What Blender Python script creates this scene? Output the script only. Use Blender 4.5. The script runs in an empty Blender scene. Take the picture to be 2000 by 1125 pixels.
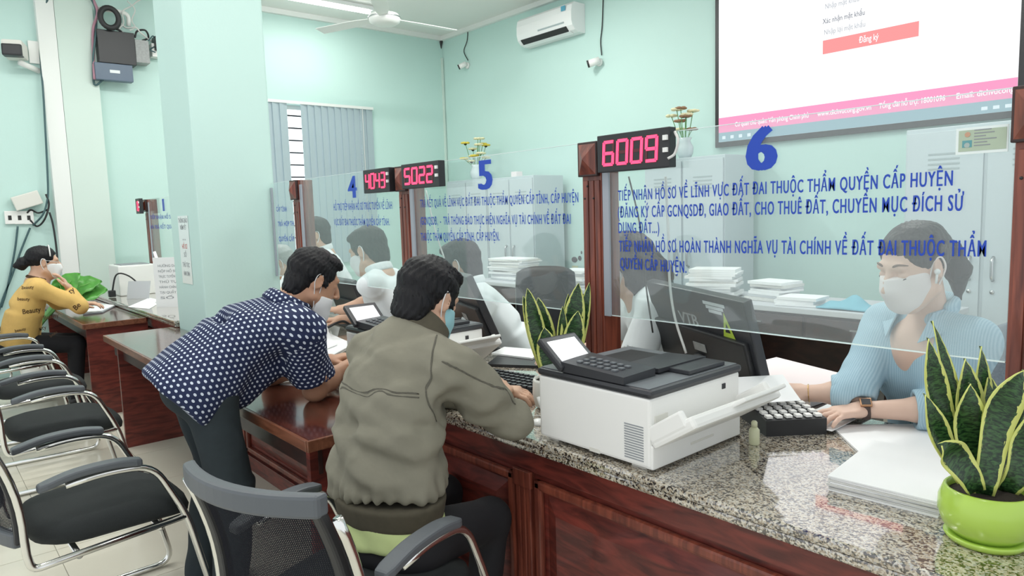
import bpy, bmesh, math, random
import numpy as np
from mathutils import Vector, Matrix
random.seed(7)
rng = np.random.default_rng(7)
SC = bpy.context.scene
COL = SC.collection
R_ = math.radians
# ------------------------------------------------------------------ camera
FPX, CH = 1370.0, 1.5
_p, _r, _y = R_(6.2), R_(1.8), R_(49.3)
FW = np.array([-math.sin(_y) * math.cos(_p), math.cos(_y) * math.cos(_p), -math.sin(_p)])
_rt = np.array([math.cos(_y), math.sin(_y), 0.0])
_up = np.cross(_rt, FW)
CR = _rt * math.cos(_r) - _up * math.sin(_r)
CU = _up * math.cos(_r) + _rt * math.sin(_r)
CAM = np.array([0, 0, CH])
cd = bpy.data.cameras.new('camera')
cam = bpy.data.objects.new('camera', cd)
COL.objects.link(cam)
cd.sensor_width = 36
cd.lens = 36 * FPX / 2000
cd.clip_start = 0.05
cam.matrix_world = Matrix(((CR[0], CU[0], -FW[0], 0), (CR[1], CU[1], -FW[1], 0), (CR[2], CU[2], -FW[2], CH), (0, 0, 0, 1)))
SC.camera = cam
# ------------------------------------------------------------------ world, light, exposure
w = bpy.data.worlds.new('world')
SC.world = w
w.use_nodes = True
w.node_tree.nodes['Background'].inputs[0].default_value = (0.93, 0.97, 1.0, 1)
w.node_tree.nodes['Background'].inputs[1].default_value = 0.95
SC.view_settings.view_transform = 'Standard'
SC.view_settings.look = 'None'
SC.view_settings.exposure = 0.27
SC.view_settings.gamma = 1.0
SC.view_settings.use_curve_mapping = False
SC.cycles.max_bounces = 8
SC.cycles.transparent_max_bounces = 16

# a pixel of the photograph (2000x1125) turned into a point on a plane
def ray(px, py):
    d = FW * FPX + CR * (px - 1000) - CU * (py - 562.5)
    return d / np.linalg.norm(d)
def onz(px, py, z): d = ray(px, py); return CAM + d * ((z - CH) / d[2])
def onx(px, py, x): d = ray(px, py); return CAM + d * (x / d[0])
def ony(px, py, y): d = ray(px, py); return CAM + d * (y / d[1])
def at(px, py, dep): d = ray(px, py); return CAM + d * (dep / (d @ FW))

# ------------------------------------------------------------------ materials
M = {}
def nodes(name):
    m = bpy.data.materials.new(name)
    m.use_nodes = True
    M[name] = m
    return m, m.node_tree.nodes, m.node_tree.links, m.node_tree.nodes['Principled BSDF']
def mat(name, col, rough=0.5, metal=0.0, spec=None, emit=None, estr=0.0, noise=0.0, nscale=20.0, bump=0.0, bscale=80.0, stretch=(1, 1, 1), coat=0.0, trans=0.0):
    m, N, L, b = nodes(name)
    b.inputs['Base Color'].default_value = (*col, 1)
    b.inputs['Roughness'].default_value = rough
    b.inputs['Metallic'].default_value = metal
    if spec is not None: b.inputs['Specular IOR Level'].default_value = spec
    if coat: b.inputs['Coat Weight'].default_value = coat; b.inputs['Coat Roughness'].default_value = 0.08
    if emit: b.inputs['Emission Color'].default_value = (*emit, 1); b.inputs['Emission Strength'].default_value = estr
    if noise or bump:
        tc = N.new('ShaderNodeTexCoord'); mp = N.new('ShaderNodeMapping')
        mp.inputs['Scale'].default_value = stretch
        L.new(tc.outputs['Object'], mp.inputs[0])
    if noise:
        n = N.new('ShaderNodeTexNoise'); n.inputs['Scale'].default_value = nscale; n.inputs['Detail'].default_value = 5
        L.new(mp.outputs[0], n.inputs['Vector'])
        mx = N.new('ShaderNodeMix'); mx.data_type = 'RGBA'
        mx.inputs[6].default_value = (*[max(0, c * (1 - noise)) for c in col], 1)
        mx.inputs[7].default_value = (*[min(1, c * (1 + noise)) for c in col], 1)
        L.new(n.outputs['Fac'], mx.inputs[0]); L.new(mx.outputs[2], b.inputs['Base Color'])
    if bump:
        n2 = N.new('ShaderNodeTexNoise'); n2.inputs['Scale'].default_value = bscale; n2.inputs['Detail'].default_value = 3
        L.new(mp.outputs[0], n2.inputs['Vector'])
        bp = N.new('ShaderNodeBump'); bp.inputs['Strength'].default_value = bump; bp.inputs['Distance'].default_value = 0.01
        L.new(n2.outputs['Fac'], bp.inputs['Height']); L.new(bp.outputs[0], b.inputs['Normal'])
    return m
mat('mint', (0.535, 0.735, 0.690), 0.55, noise=0.04, nscale=1.2, bump=0.05, bscale=60)
mat('mint_pale', (0.62, 0.735, 0.68), 0.55, noise=0.03, nscale=1.5)
mat('ceiling', (0.80, 0.80, 0.78), 0.7, noise=0.02, nscale=1)
mat('white_trim', (0.80, 0.82, 0.80), 0.5)
mat('tile', (0.74, 0.71, 0.60), 0.18, noise=0.06, nscale=2.5)
mat('grout', (0.42, 0.40, 0.34), 0.8)
mat('black_plastic', (0.018, 0.019, 0.022), 0.42)
mat('dark_plastic', (0.035, 0.037, 0.043), 0.38, bump=0.03, bscale=400)
mat('grey_plastic', (0.16, 0.175, 0.19), 0.4)
mat('white_plastic', (0.85, 0.85, 0.83), 0.38, noise=0.01, nscale=3)
mat('cream_plastic', (0.72, 0.71, 0.66), 0.4)
mat('white_gloss', (0.85, 0.86, 0.86), 0.2)
mat('chrome', (0.78, 0.78, 0.76), 0.16, metal=1.0, noise=0.05, nscale=30)
mat('steel', (0.55, 0.56, 0.57), 0.3, metal=1.0)
mat('black_fabric', (0.022, 0.026, 0.027), 0.92, noise=0.25, nscale=300, bump=0.25, bscale=600)
mat('grey_fabric', (0.23, 0.27, 0.31), 0.9, noise=0.3, nscale=120, bump=0.2, bscale=400)
mat('chair_bar', (0.10, 0.112, 0.125), 0.5)
mat('paper', (0.84, 0.85, 0.86), 0.75, noise=0.015, nscale=6)
mat('paper_pink', (0.84, 0.74, 0.75), 0.75)
mat('paper_grey', (0.50, 0.52, 0.55), 0.7)
mat('paper_edge', (0.66, 0.66, 0.64), 0.8, noise=0.35, nscale=40, stretch=(1, 1, 14))
mat('ink', (0.03, 0.03, 0.035), 0.6)
mat('ink_grey', (0.28, 0.30, 0.32), 0.7)
mat('ink_red', (0.6, 0.12, 0.10), 0.7)
mat('letter_blue', (0.005, 0.055, 0.46), 0.35)
mat('letter_white', (0.75, 0.78, 0.8), 0.5)
mat('led', (0.9, 0.05, 0.12), 0.4, emit=(1.0, 0.045, 0.13), estr=1.5)
mat('led_off', (0.09, 0.012, 0.018), 0.4)
mat('led_haze', (0.5, 0.12, 0.2), 0.5, emit=(1.0, 0.25, 0.35), estr=0.35)
mat('lcd', (0.75, 0.77, 0.8), 0.2, emit=(0.85, 0.88, 0.95), estr=0.25)
mat('lcd_grey', (0.36, 0.40, 0.42), 0.15)
mat('pot_green', (0.42, 0.62, 0.09), 0.22, coat=0.3)
mat('soil', (0.03, 0.022, 0.016), 0.95, bump=0.6, bscale=120)
mat('pot_white', (0.7, 0.7, 0.66), 0.3)
mat('cabinet', (0.50, 0.57, 0.60), 0.42, noise=0.02, nscale=4)
mat('cabinet_seam', (0.34, 0.40, 0.42), 0.6)
mat('blind', (0.40, 0.49, 0.53), 0.75, noise=0.05, nscale=12, stretch=(1, 6, 0.3))
mat('sky_glow', (0.9, 0.95, 1), 0.5, emit=(0.95, 0.98, 1.0), estr=1.6)
mat('tube_glow', (1, 1, 1), 0.5, emit=(1.0, 1.0, 0.97), estr=9.0)
mat('cable_black', (0.02, 0.02, 0.022), 0.5)
mat('cable_white', (0.7, 0.7, 0.68), 0.45)
mat('cable_green', (0.05, 0.11, 0.12), 0.5)
mat('cable_pink', (0.42, 0.22, 0.28), 0.5)
mat('device_blue', (0.10, 0.14, 0.20), 0.4)
mat('device_grey', (0.34, 0.35, 0.35), 0.5, noise=0.3, nscale=60)
mat('label_blue', (0.10, 0.36, 0.5), 0.5)
mat('sticker_yellow', (0.55, 0.72, 0.08), 0.5)
mat('glass_edge', (0.80, 0.90, 0.90), 0.15, emit=None)
mat('acrylic_strip', (0.34, 0.37, 0.42), 0.2)
mat('card_green', (0.43, 0.52, 0.40), 0.5, noise=0.06, nscale=50)
mat('card_border', (0.78, 0.86, 0.85), 0.3)
mat('card_photo', (0.12, 0.33, 0.36), 0.5)
mat('card_skin', (0.38, 0.46, 0.44), 0.5)
mat('card_red', (0.55, 0.33, 0.22), 0.5)
mat('leaf', (0.09, 0.33, 0.05), 0.35, noise=0.35, nscale=9)
mat('leaf_rib', (0.22, 0.48, 0.12), 0.4)
mat('stem', (0.12, 0.30, 0.10), 0.5)
mat('petal_cream', (0.80, 0.76, 0.50), 0.6)
mat('petal_brown', (0.30, 0.17, 0.09), 0.6)
mat('flower_yellow', (0.75, 0.60, 0.08), 0.6)
mat('flower_dark', (0.03, 0.03, 0.02), 0.7)
mat('vase', (0.62, 0.70, 0.72), 0.25)
mat('cloth_blue', (0.17, 0.42, 0.52), 0.8)
mat('candle', (0.66, 0.68, 0.46), 0.35)
# people
mat('skin', (0.60, 0.37, 0.26), 0.5, noise=0.06, nscale=20)
mat('skin_light', (0.73, 0.50, 0.40), 0.48, noise=0.05, nscale=20)
mat('skin_tan', (0.50, 0.27, 0.17), 0.5, noise=0.06, nscale=20)
mat('hair', (0.006, 0.006, 0.008), 0.55, spec=0.3, noise=0.5, nscale=60, bump=0.5, bscale=90, stretch=(1, 1, 0.25))
mat('hair_brown', (0.018, 0.015, 0.016), 0.5, spec=0.35, noise=0.5, nscale=60, bump=0.5, bscale=90, stretch=(1, 1, 0.25))
mat('mask_white', (0.80, 0.80, 0.81), 0.8, bump=0.05, bscale=200)
mat('mask_blue', (0.36, 0.66, 0.72), 0.8)
mat('mask_pink', (0.80, 0.74, 0.73), 0.8, bump=0.04, bscale=200)
mat('shirt_white', (0.76, 0.81, 0.83), 0.85, noise=0.03, nscale=8, bump=0.12, bscale=14)
mat('jacket', (0.215, 0.205, 0.158), 0.9, noise=0.13, nscale=14, bump=0.75, bscale=11)
mat('jacket_rib', (0.085, 0.075, 0.052), 0.95, noise=0.2, nscale=40)
mat('jacket_seam', (0.10, 0.095, 0.075), 0.9)
mat('lime', (0.66, 0.78, 0.36), 0.85, bump=0.15, bscale=18)
mat('trousers', (0.022, 0.032, 0.038), 0.9, noise=0.2, nscale=30, bump=0.2, bscale=20)
mat('trousers_black', (0.010, 0.010, 0.013), 0.9)
mat('yellow_knit', (0.68, 0.44, 0.14), 0.9, noise=0.06, nscale=30, bump=0.25, bscale=25)
mat('yellow_print', (0.07, 0.035, 0.015), 0.9)
mat('shoe', (0.015, 0.014, 0.014), 0.4)
mat('watch', (0.06, 0.035, 0.03), 0.45)
mat('watch_case', (0.50, 0.28, 0.16), 0.3, metal=0.8)
mat('gold', (0.75, 0.5, 0.2), 0.25, metal=1.0)
mat('lash', (0.03, 0.022, 0.02), 0.7)
mat('brow', (0.20, 0.13, 0.10), 0.8)

def wood(name, c1, c2, rough, scale, stretch, coat=0.25):
    m, N, L, b = nodes(name)
    tc = N.new('ShaderNodeTexCoord'); mp = N.new('ShaderNodeMapping'); mp.inputs['Scale'].default_value = stretch
    L.new(tc.outputs['Object'], mp.inputs[0])
    n = N.new('ShaderNodeTexNoise'); n.inputs['Scale'].default_value = scale; n.inputs['Detail'].default_value = 6; n.inputs['Distortion'].default_value = 1.2
    L.new(mp.outputs[0], n.inputs['Vector'])
    rp = N.new('ShaderNodeValToRGB'); rp.color_ramp.elements[0].position = 0.32; rp.color_ramp.elements[1].position = 0.72
    rp.color_ramp.elements[0].color = (*c1, 1); rp.color_ramp.elements[1].color = (*c2, 1)
    L.new(n.outputs['Fac'], rp.inputs[0]); L.new(rp.outputs[0], b.inputs['Base Color'])
    b.inputs['Roughness'].default_value = rough
    b.inputs['Coat Weight'].default_value = coat; b.inputs['Coat Roughness'].default_value = 0.1
    bp = N.new('ShaderNodeBump'); bp.inputs['Strength'].default_value = 0.08; bp.inputs['Distance'].default_value = 0.005
    L.new(n.outputs['Fac'], bp.inputs['Height']); L.new(bp.outputs[0], b.inputs['Normal'])
wood('wood_panel', (0.060, 0.010, 0.008), (0.215, 0.038, 0.026), 0.42, 5, (1.2, 1, 6))
wood('wood_vert', (0.095, 0.020, 0.013), (0.27, 0.068, 0.038), 0.42, 5, (7, 7, 0.6))
wood('wood_top', (0.055, 0.014, 0.010), (0.125, 0.032, 0.020), 0.16, 5, (0.8, 5, 1), 0.6)
wood('wood_dark', (0.020, 0.008, 0.008), (0.052, 0.018, 0.014), 0.5, 5, (1, 5, 3), 0.1)
wood('wood_edge', (0.12, 0.04, 0.02), (0.26, 0.10, 0.055), 0.35, 6, (0.8, 5, 5))

def granite():
    m, N, L, b = nodes('granite')
    tc = N.new('ShaderNodeTexCoord')
    def nz(s, det):
        n = N.new('ShaderNodeTexNoise'); n.inputs['Scale'].default_value = s; n.inputs['Detail'].default_value = det
        L.new(tc.outputs['Object'], n.inputs['Vector']); return n
    v = N.new('ShaderNodeTexVoronoi'); v.inputs['Scale'].default_value = 210; L.new(tc.outputs['Object'], v.inputs['Vector'])
    a = N.new('ShaderNodeValToRGB'); a.color_ramp.interpolation = 'CONSTANT'
    e = a.color_ramp.elements
    e[0].position = 0; e[0].color = (0.03, 0.022, 0.018, 1); e[1].position = 0.27; e[1].color = (0.30, 0.24, 0.17, 1)
    for p, c in ((0.45, (0.50, 0.44, 0.34, 1)), (0.68, (0.36, 0.35, 0.33, 1)), (0.82, (0.58, 0.54, 0.46, 1))):
        x = e.new(p); x.color = c
    sp = N.new('ShaderNodeSeparateColor'); L.new(v.outputs['Color'], sp.inputs[0])
    n1 = nz(60, 3)
    ad = N.new('ShaderNodeMath'); ad.operation = 'ADD'; L.new(sp.outputs[0], ad.inputs[0])
    ml = N.new('ShaderNodeMath'); ml.operation = 'MULTIPLY_ADD'; ml.inputs[1].default_value = 0.9; ml.inputs[2].default_value = -0.45
    L.new(n1.outputs['Fac'], ml.inputs[0]); L.new(ml.outputs[0], ad.inputs[1])
    L.new(ad.outputs[0], a.inputs[0]); L.new(a.outputs[0], b.inputs['Base Color'])
    b.inputs['Roughness'].default_value = 0.10
    b.inputs['Specular IOR Level'].default_value = 0.8
    b.inputs['Coat Weight'].default_value = 1.0; b.inputs['Coat IOR'].default_value = 1.9; b.inputs['Coat Roughness'].default_value = 0.03
granite()

def glass(name, tint, haze):
    m, N, L, b = nodes(name)
    N.remove(b)
    out = N['Material Output']
    t = N.new('ShaderNodeBsdfTransparent'); t.inputs[0].default_value = (*tint, 1)
    d = N.new('ShaderNodeBsdfDiffuse'); d.inputs[0].default_value = (0.86, 0.93, 0.94, 1)
    g = N.new('ShaderNodeBsdfGlossy'); g.inputs['Roughness'].default_value = 0.02; g.inputs[0].default_value = (1, 1, 1, 1)
    m1 = N.new('ShaderNodeMixShader'); m1.inputs[0].default_value = haze  # white diffuse mixed in: dust plus milky window reflections put into the colour
    L.new(t.outputs[0], m1.inputs[1]); L.new(d.outputs[0], m1.inputs[2])
    fr = N.new('ShaderNodeLayerWeight'); fr.inputs[0].default_value = 0.5
    pw = N.new('ShaderNodeMath'); pw.operation = 'POWER'; pw.inputs[1].default_value = 4.0; L.new(fr.outputs['Facing'], pw.inputs[0])
    ma = N.new('ShaderNodeMath'); ma.operation = 'MULTIPLY_ADD'; ma.inputs[1].default_value = 0.45; ma.inputs[2].default_value = 0.04; L.new(pw.outputs[0], ma.inputs[0])
    m2 = N.new('ShaderNodeMixShader'); L.new(ma.outputs[0], m2.inputs[0]); L.new(m1.outputs[0], m2.inputs[1]); L.new(g.outputs[0], m2.inputs[2])
    L.new(m2.outputs[0], out.inputs[0])
glass('glass', (0.95, 0.985, 0.98), 0.07)
glass('mesh_net', (0.6, 0.6, 0.6), 0.0)
def mesh_net():
    m = M['mesh_net']; N = m.node_tree.nodes; L = m.node_tree.links
    for n in list(N):
        if n.type != 'OUTPUT_MATERIAL': N.remove(n)
    out = [n for n in N if n.type == 'OUTPUT_MATERIAL'][0]
    t = N.new('ShaderNodeBsdfTransparent'); d = N.new('ShaderNodeBsdfDiffuse'); d.inputs[0].default_value = (0.022, 0.023, 0.028, 1)
    tc = N.new('ShaderNodeTexCoord'); mp = N.new('ShaderNodeMapping'); mp.inputs['Scale'].default_value = (190, 190, 190)
    L.new(tc.outputs['UV'], mp.inputs[0])
    v = N.new('ShaderNodeTexVoronoi'); v.voronoi_dimensions = '2D'; v.inputs['Scale'].default_value = 1; v.inputs['Randomness'].default_value = 0.0
    L.new(mp.outputs[0], v.inputs['Vector'])
    lt = N.new('ShaderNodeMath'); lt.operation = 'LESS_THAN'; lt.inputs[1].default_value = 0.27
    L.new(v.outputs['Distance'], lt.inputs[0])
    mx = N.new('ShaderNodeMixShader'); L.new(lt.outputs[0], mx.inputs[0]); L.new(d.outputs[0], mx.inputs[1]); L.new(t.outputs[0], mx.inputs[2])
    L.new(mx.outputs[0], out.inputs[0])
mesh_net()

def polka():
    m, N, L, b = nodes('polka')
    b.inputs['Roughness'].default_value = 0.85
    tc = N.new('ShaderNodeTexCoord'); sx = N.new('ShaderNodeSeparateXYZ'); L.new(tc.outputs['UV'], sx.inputs[0])
    def mth(op, a, bb=None):
        n = N.new('ShaderNodeMath'); n.operation = op
        for i, q in enumerate((a, bb)):
            if q is None: continue
            if isinstance(q, (int, float)): n.inputs[i].default_value = q
            else: L.new(q, n.inputs[i])
        return n.outputs[0]
    P = 0.0185
    v = mth('DIVIDE', sx.outputs[1], P)
    row = mth('FLOOR', v)
    u = mth('ADD', mth('DIVIDE', sx.outputs[0], P * 1.15), mth('MULTIPLY', row, 0.5))
    fu = mth('SUBTRACT', mth('FRACT', u), 0.5); fv = mth('SUBTRACT', mth('FRACT', v), 0.5)
    d = mth('ADD', mth('MULTIPLY', fu, fu), mth('MULTIPLY', fv, fv))
    k = mth('LESS_THAN', d, 0.058)
    mx = N.new('ShaderNodeMix'); mx.data_type = 'RGBA'
    mx.inputs[6].default_value = (0.010, 0.019, 0.068, 1); mx.inputs[7].default_value = (0.62, 0.68, 0.78, 1)
    L.new(k, mx.inputs[0]); L.new(mx.outputs[2], b.inputs['Base Color'])
polka()
def stripes():
    m, N, L, b = nodes('shirt_blue')
    b.inputs['Roughness'].default_value = 0.85
    tc = N.new('ShaderNodeTexCoord')
    wv = N.new('ShaderNodeTexWave'); wv.inputs['Scale'].default_value = 45; wv.bands_direction = 'X'; wv.inputs['Distortion'].default_value = 1.0
    L.new(tc.outputs['Object'], wv.inputs['Vector'])
    mx = N.new('ShaderNodeMix'); mx.data_type = 'RGBA'
    mx.inputs[6].default_value = (0.32, 0.48, 0.58, 1); mx.inputs[7].default_value = (0.42, 0.58, 0.67, 1)
    L.new(wv.outputs['Fac'], mx.inputs[0]); L.new(mx.outputs[2], b.inputs['Base Color'])
    n2 = N.new('ShaderNodeTexNoise'); n2.inputs['Scale'].default_value = 16; L.new(tc.outputs['Object'], n2.inputs['Vector'])
    bp = N.new('ShaderNodeBump'); bp.inputs['Strength'].default_value = 0.25; bp.inputs['Distance'].default_value = 0.01
    L.new(n2.outputs['Fac'], bp.inputs['Height']); L.new(bp.outputs[0], b.inputs['Normal'])
stripes()
def snake():
    m, N, L, b = nodes('snake_leaf')
    b.inputs['Roughness'].default_value = 0.32
    tc = N.new('ShaderNodeTexCoord'); sx = N.new('ShaderNodeSeparateXYZ'); L.new(tc.outputs['UV'], sx.inputs[0])
    ab = N.new('ShaderNodeMath'); ab.operation = 'ABSOLUTE'; L.new(sx.outputs[0], ab.inputs[0])
    n = N.new('ShaderNodeTexNoise'); n.inputs['Scale'].default_value = 9; L.new(tc.outputs['UV'], n.inputs['Vector'])
    ma = N.new('ShaderNodeMath'); ma.operation = 'MULTIPLY_ADD'; ma.inputs[1].default_value = 0.30
    L.new(n.outputs['Fac'], ma.inputs[0]); L.new(ab.outputs[0], ma.inputs[2])
    gt = N.new('ShaderNodeMath'); gt.operation = 'GREATER_THAN'; gt.inputs[1].default_value = 0.93; L.new(ma.outputs[0], gt.inputs[0])
    mp = N.new('ShaderNodeMapping'); mp.inputs['Scale'].default_value = (2.0, 34, 1); L.new(tc.outputs['UV'], mp.inputs[0])
    n2 = N.new('ShaderNodeTexNoise'); n2.inputs['Scale'].default_value = 1.0; n2.inputs['Detail'].default_value = 3; n2.inputs['Distortion'].default_value = 0.8; L.new(mp.outputs[0], n2.inputs['Vector'])
    rp = N.new('ShaderNodeValToRGB'); rp.color_ramp.elements[0].position = 0.42; rp.color_ramp.elements[1].position = 0.62
    rp.color_ramp.elements[0].color = (0.006, 0.024, 0.009, 1); rp.color_ramp.elements[1].color = (0.040, 0.110, 0.030, 1)
    L.new(n2.outputs['Fac'], rp.inputs[0])
    mx = N.new('ShaderNodeMix'); mx.data_type = 'RGBA'; mx.inputs[7].default_value = (0.62, 0.66, 0.18, 1)
    L.new(gt.outputs[0], mx.inputs[0]); L.new(rp.outputs[0], mx.inputs[6]); L.new(mx.outputs[2], b.inputs['Base Color'])
snake()
def emis(name, col, s):
    m, N, L, b = nodes(name)
    N.remove(b)
    e = N.new('ShaderNodeEmission'); e.inputs[0].default_value = (*col, 1); e.inputs[1].default_value = s
    L.new(e.outputs[0], N['Material Output'].inputs[0])
emis('scr_white', (0.97, 0.985, 1.0), 1.05)
emis('scr_pink', (1.0, 0.36, 0.58), 0.9)
emis('scr_button', (1.0, 0.36, 0.36), 0.85)
emis('scr_taskbar', (0.42, 0.62, 0.70), 0.7)
emis('scr_text', (0.18, 0.20, 0.24), 0.8)
emis('scr_grey', (0.45, 0.48, 0.52), 0.9)
emis('scr_icon', (0.8, 0.9, 0.95), 0.9)

# ------------------------------------------------------------------ mesh helpers
def link(name, me, m=None, parent=None):
    o = bpy.data.objects.new(name, me)
    COL.objects.link(o)
    if m is not None and len(me.materials) == 0: me.materials.append(M[m] if isinstance(m, str) else m)
    if parent is not None: o.parent = parent
    return o
def tag(o, label, cat, group=None):
    o['label'] = label; o['category'] = cat
    if group: o['group'] = group
    return o
def struct(o):
    o['kind'] = 'structure'; return o
def thing(name, label, cat, loc=(0, 0, 0), rz=0.0, group=None):
    o = bpy.data.objects.new(name, None); COL.objects.link(o)
    o.empty_display_size = 0.05
    o.location = [float(v) for v in loc]; o.rotation_euler = (0, 0, rz)
    return tag(o, label, cat, group)
def dup(root, loc=None, rz=None, label=None, group=None):
    r = root.copy(); COL.objects.link(r)
    if loc is not None: r.location = [float(v) for v in loc]
    if rz is not None: r.rotation_euler = (0, 0, rz)
    if label: r['label'] = label
    if group: r['group'] = group
    for ch in list(root.children):
        c = ch.copy(); COL.objects.link(c); c.parent = r
        for g in list(ch.children):
            d = g.copy(); COL.objects.link(d); d.parent = c
    return r
class B:
    """collects shapes into one mesh"""
    def __init__(s): s.v = []; s.f = []; s.sm = []
    def add(s, vs, fs, smooth=False):
        o = len(s.v); s.v += [tuple(float(q) for q in v) for v in vs]; s.f += [tuple(i + o for i in f) for f in fs]; s.sm += [smooth] * len(fs); return s
    def box(s, x0, x1, y0, y1, z0, z1, bev=0.0):
        if bev <= 0:
            return s.add([(x0, y0, z0), (x1, y0, z0), (x1, y1, z0), (x0, y1, z0), (x0, y0, z1), (x1, y0, z1), (x1, y1, z1), (x0, y1, z1)],
                         [(3, 2, 1, 0), (4, 5, 6, 7), (0, 1, 5, 4), (1, 2, 6, 5), (2, 3, 7, 6), (3, 0, 4, 7)])
        bm = bmesh.new(); bmesh.ops.create_cube(bm, size=1)
        for v in bm.verts: v.co = Vector(((x0 + x1) / 2 + v.co.x * (x1 - x0), (y0 + y1) / 2 + v.co.y * (y1 - y0), (z0 + z1) / 2 + v.co.z * (z1 - z0)))
        bmesh.ops.bevel(bm, geom=list(bm.edges), offset=bev, segments=2, affect='EDGES', profile=0.6)
        return s.bm(bm)
    def bm(s, bm, smooth=False):
        bm.verts.index_update()
        s.add([v.co[:] for v in bm.verts], [tuple(v.index for v in f.verts) for f in bm.faces], smooth); bm.free(); return s
    def obox(s, c, ax, ay, az, hx, hy, hz, bev=0.0):
        t = B().box(-hx, hx, -hy, hy, -hz, hz, bev)
        c, ax, ay, az = (np.array(q, float) for q in (c, ax, ay, az))
        return s.add([c + ax * v[0] + ay * v[1] + az * v[2] for v in t.v], t.f)
    def prism(s, pts, y0, y1, axis='y'):
        n = len(pts)
        def mk(p, t): return {'y': (p[0], t, p[1]), 'x': (t, p[0], p[1]), 'z': (p[0], p[1], t)}[axis]
        vs = [mk(p, y0) for p in pts] + [mk(p, y1) for p in pts]
        return s.add(vs, [tuple(range(n))[::-1], tuple(range(n, 2 * n))] + [(i, (i + 1) % n, n + (i + 1) % n, n + i) for i in range(n)])
    def tube(s, pts, r, seg=10, cap=True, closed=False):
        pts = [np.array(p, float) for p in pts]; n = len(pts)
        rr = r if hasattr(r, '__len__') else [r] * n
        up = None; rings = []
        for i in range(n):
            a = pts[(i - 1) % n] if closed else pts[max(i - 1, 0)]; b = pts[(i + 1) % n] if closed else pts[min(i + 1, n - 1)]
            t = b - a; t = t / (np.linalg.norm(t) + 1e-9)
            if up is None:
                up = np.array([0, 0, 1.0]) if abs(t[2]) < 0.9 else np.array([1.0, 0, 0])
            u = np.cross(t, up); u /= np.linalg.norm(u) + 1e-9; v = np.cross(u, t); up = v
            rings.append([pts[i] + rr[i] * (math.cos(2 * math.pi * k / seg) * u + math.sin(2 * math.pi * k / seg) * v) for k in range(seg)])
        vs = [p for rg in rings for p in rg]; fs = []
        for i in range(n if closed else n - 1):
            j = (i + 1) % n
            for k in range(seg): fs.append((i * seg + k, i * seg + (k + 1) % seg, j * seg + (k + 1) % seg, j * seg + k))
        if cap and not closed: fs += [tuple(range(seg))[::-1], tuple((n - 1) * seg + k for k in range(seg))]
        return s.add(vs, fs, True)
    def lathe(s, prof, c=(0, 0, 0), seg=28, cap=True):
        vs = []; fs = []; n = len(prof)
        for r, z in prof:
            for k in range(seg):
                a = 2 * math.pi * k / seg; vs.append((c[0] + r * math.cos(a), c[1] + r * math.sin(a), c[2] + z))
        for i in range(n - 1):
            for k in range(seg): fs.append((i * seg + k, i * seg + (k + 1) % seg, (i + 1) * seg + (k + 1) % seg, (i + 1) * seg + k))
        if cap: fs += [tuple(range(seg))[::-1], tuple((n - 1) * seg + k for k in range(seg))]
        return s.add(vs, fs, True)
    def sphere(s, c, r, seg=12, rad=None):
        bm = bmesh.new(); bmesh.ops.create_uvsphere(bm, u_segments=seg, v_segments=max(6, seg // 2), radius=1)
        rad = rad or (r, r, r)
        for v in bm.verts: v.co = Vector((c[0] + v.co.x * rad[0], c[1] + v.co.y * rad[1], c[2] + v.co.z * rad[2]))
        return s.bm(bm, True)
    def mesh(s, name):
        me = bpy.data.meshes.new(name); me.from_pydata(s.v, [], s.f); me.update()
        me.polygons.foreach_set('use_smooth', s.sm)
        return me
    def build(s, name, m, parent=None, fix=True):
        me = s.mesh(name)
        if fix:
            bm = bmesh.new(); bm.from_mesh(me); bmesh.ops.recalc_face_normals(bm, faces=bm.faces); bm.to_mesh(me); bm.free()
        return link(name, me, m, parent)
def bez(pts, n=24):
    """Catmull-Rom through points"""
    P = [np.array(p, float) for p in pts]; P = [2 * P[0] - P[1]] + P + [2 * P[-1] - P[-2]]
    out = []; m = len(P) - 3
    for i in range(m):
        a, b, c, d = P[i:i + 4]
        k = max(2, n // m)
        for j in range(k):
            t = j / k
            out.append(0.5 * (2 * b + (c - a) * t + (2 * a - 5 * b + 4 * c - d) * t * t + (3 * b - a - 3 * c + d) * t ** 3))
    out.append(P[-2]); return out
def bend(pts, rad=0.05, n=5):
    """polyline with rounded corners"""
    P = [np.array(p, float) for p in pts]; out = [P[0]]
    for i in range(1, len(P) - 1):
        a, b, c = P[i - 1:i + 2]; u = a - b; v = c - b
        lu, lv = np.linalg.norm(u), np.linalg.norm(v); k = min(rad, lu * 0.48, lv * 0.48)
        p, q = b + u / lu * k, b + v / lv * k
        for j in range(n + 1):
            t = j / n; out.append((1 - t) ** 2 * p + 2 * t * (1 - t) * b + t * t * q)
    out.append(P[-1]); return out
def text_mesh(name, s, offset=0.0, extrude=0.0, space=1.0):
    cu = bpy.data.curves.new(name, 'FONT'); cu.body = s; cu.size = 1.0; cu.space_character = space; cu.offset = min(offset, 0.008); cu.extrude = extrude; cu.resolution_u = 3
    o = bpy.data.objects.new(name, cu); COL.objects.link(o)
    dg = bpy.context.evaluated_depsgraph_get(); dg.update()
    me = bpy.data.meshes.new_from_object(o.evaluated_get(dg)); bpy.data.objects.remove(o); bpy.data.curves.remove(cu)
    me.name = name
    if offset > 0.015:      # heavier strokes: the glyph outlines thickened sideways
        a = np.zeros(len(me.vertices) * 3); me.vertices.foreach_get('co', a); a = a.reshape(-1, 3); n = len(a)
        fs = [tuple(p.vertices) for p in me.polygons]; V = []; Q = []
        for k, d in enumerate((-1, 0, 1)): V += [tuple(v + np.array([d * offset, 0, k * 0.0004])) for v in a]; Q += [tuple(i + k * n for i in f) for f in fs]
        bpy.data.meshes.remove(me); me = bpy.data.meshes.new(name); me.from_pydata(V, [], Q); me.update()
    return me
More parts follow.
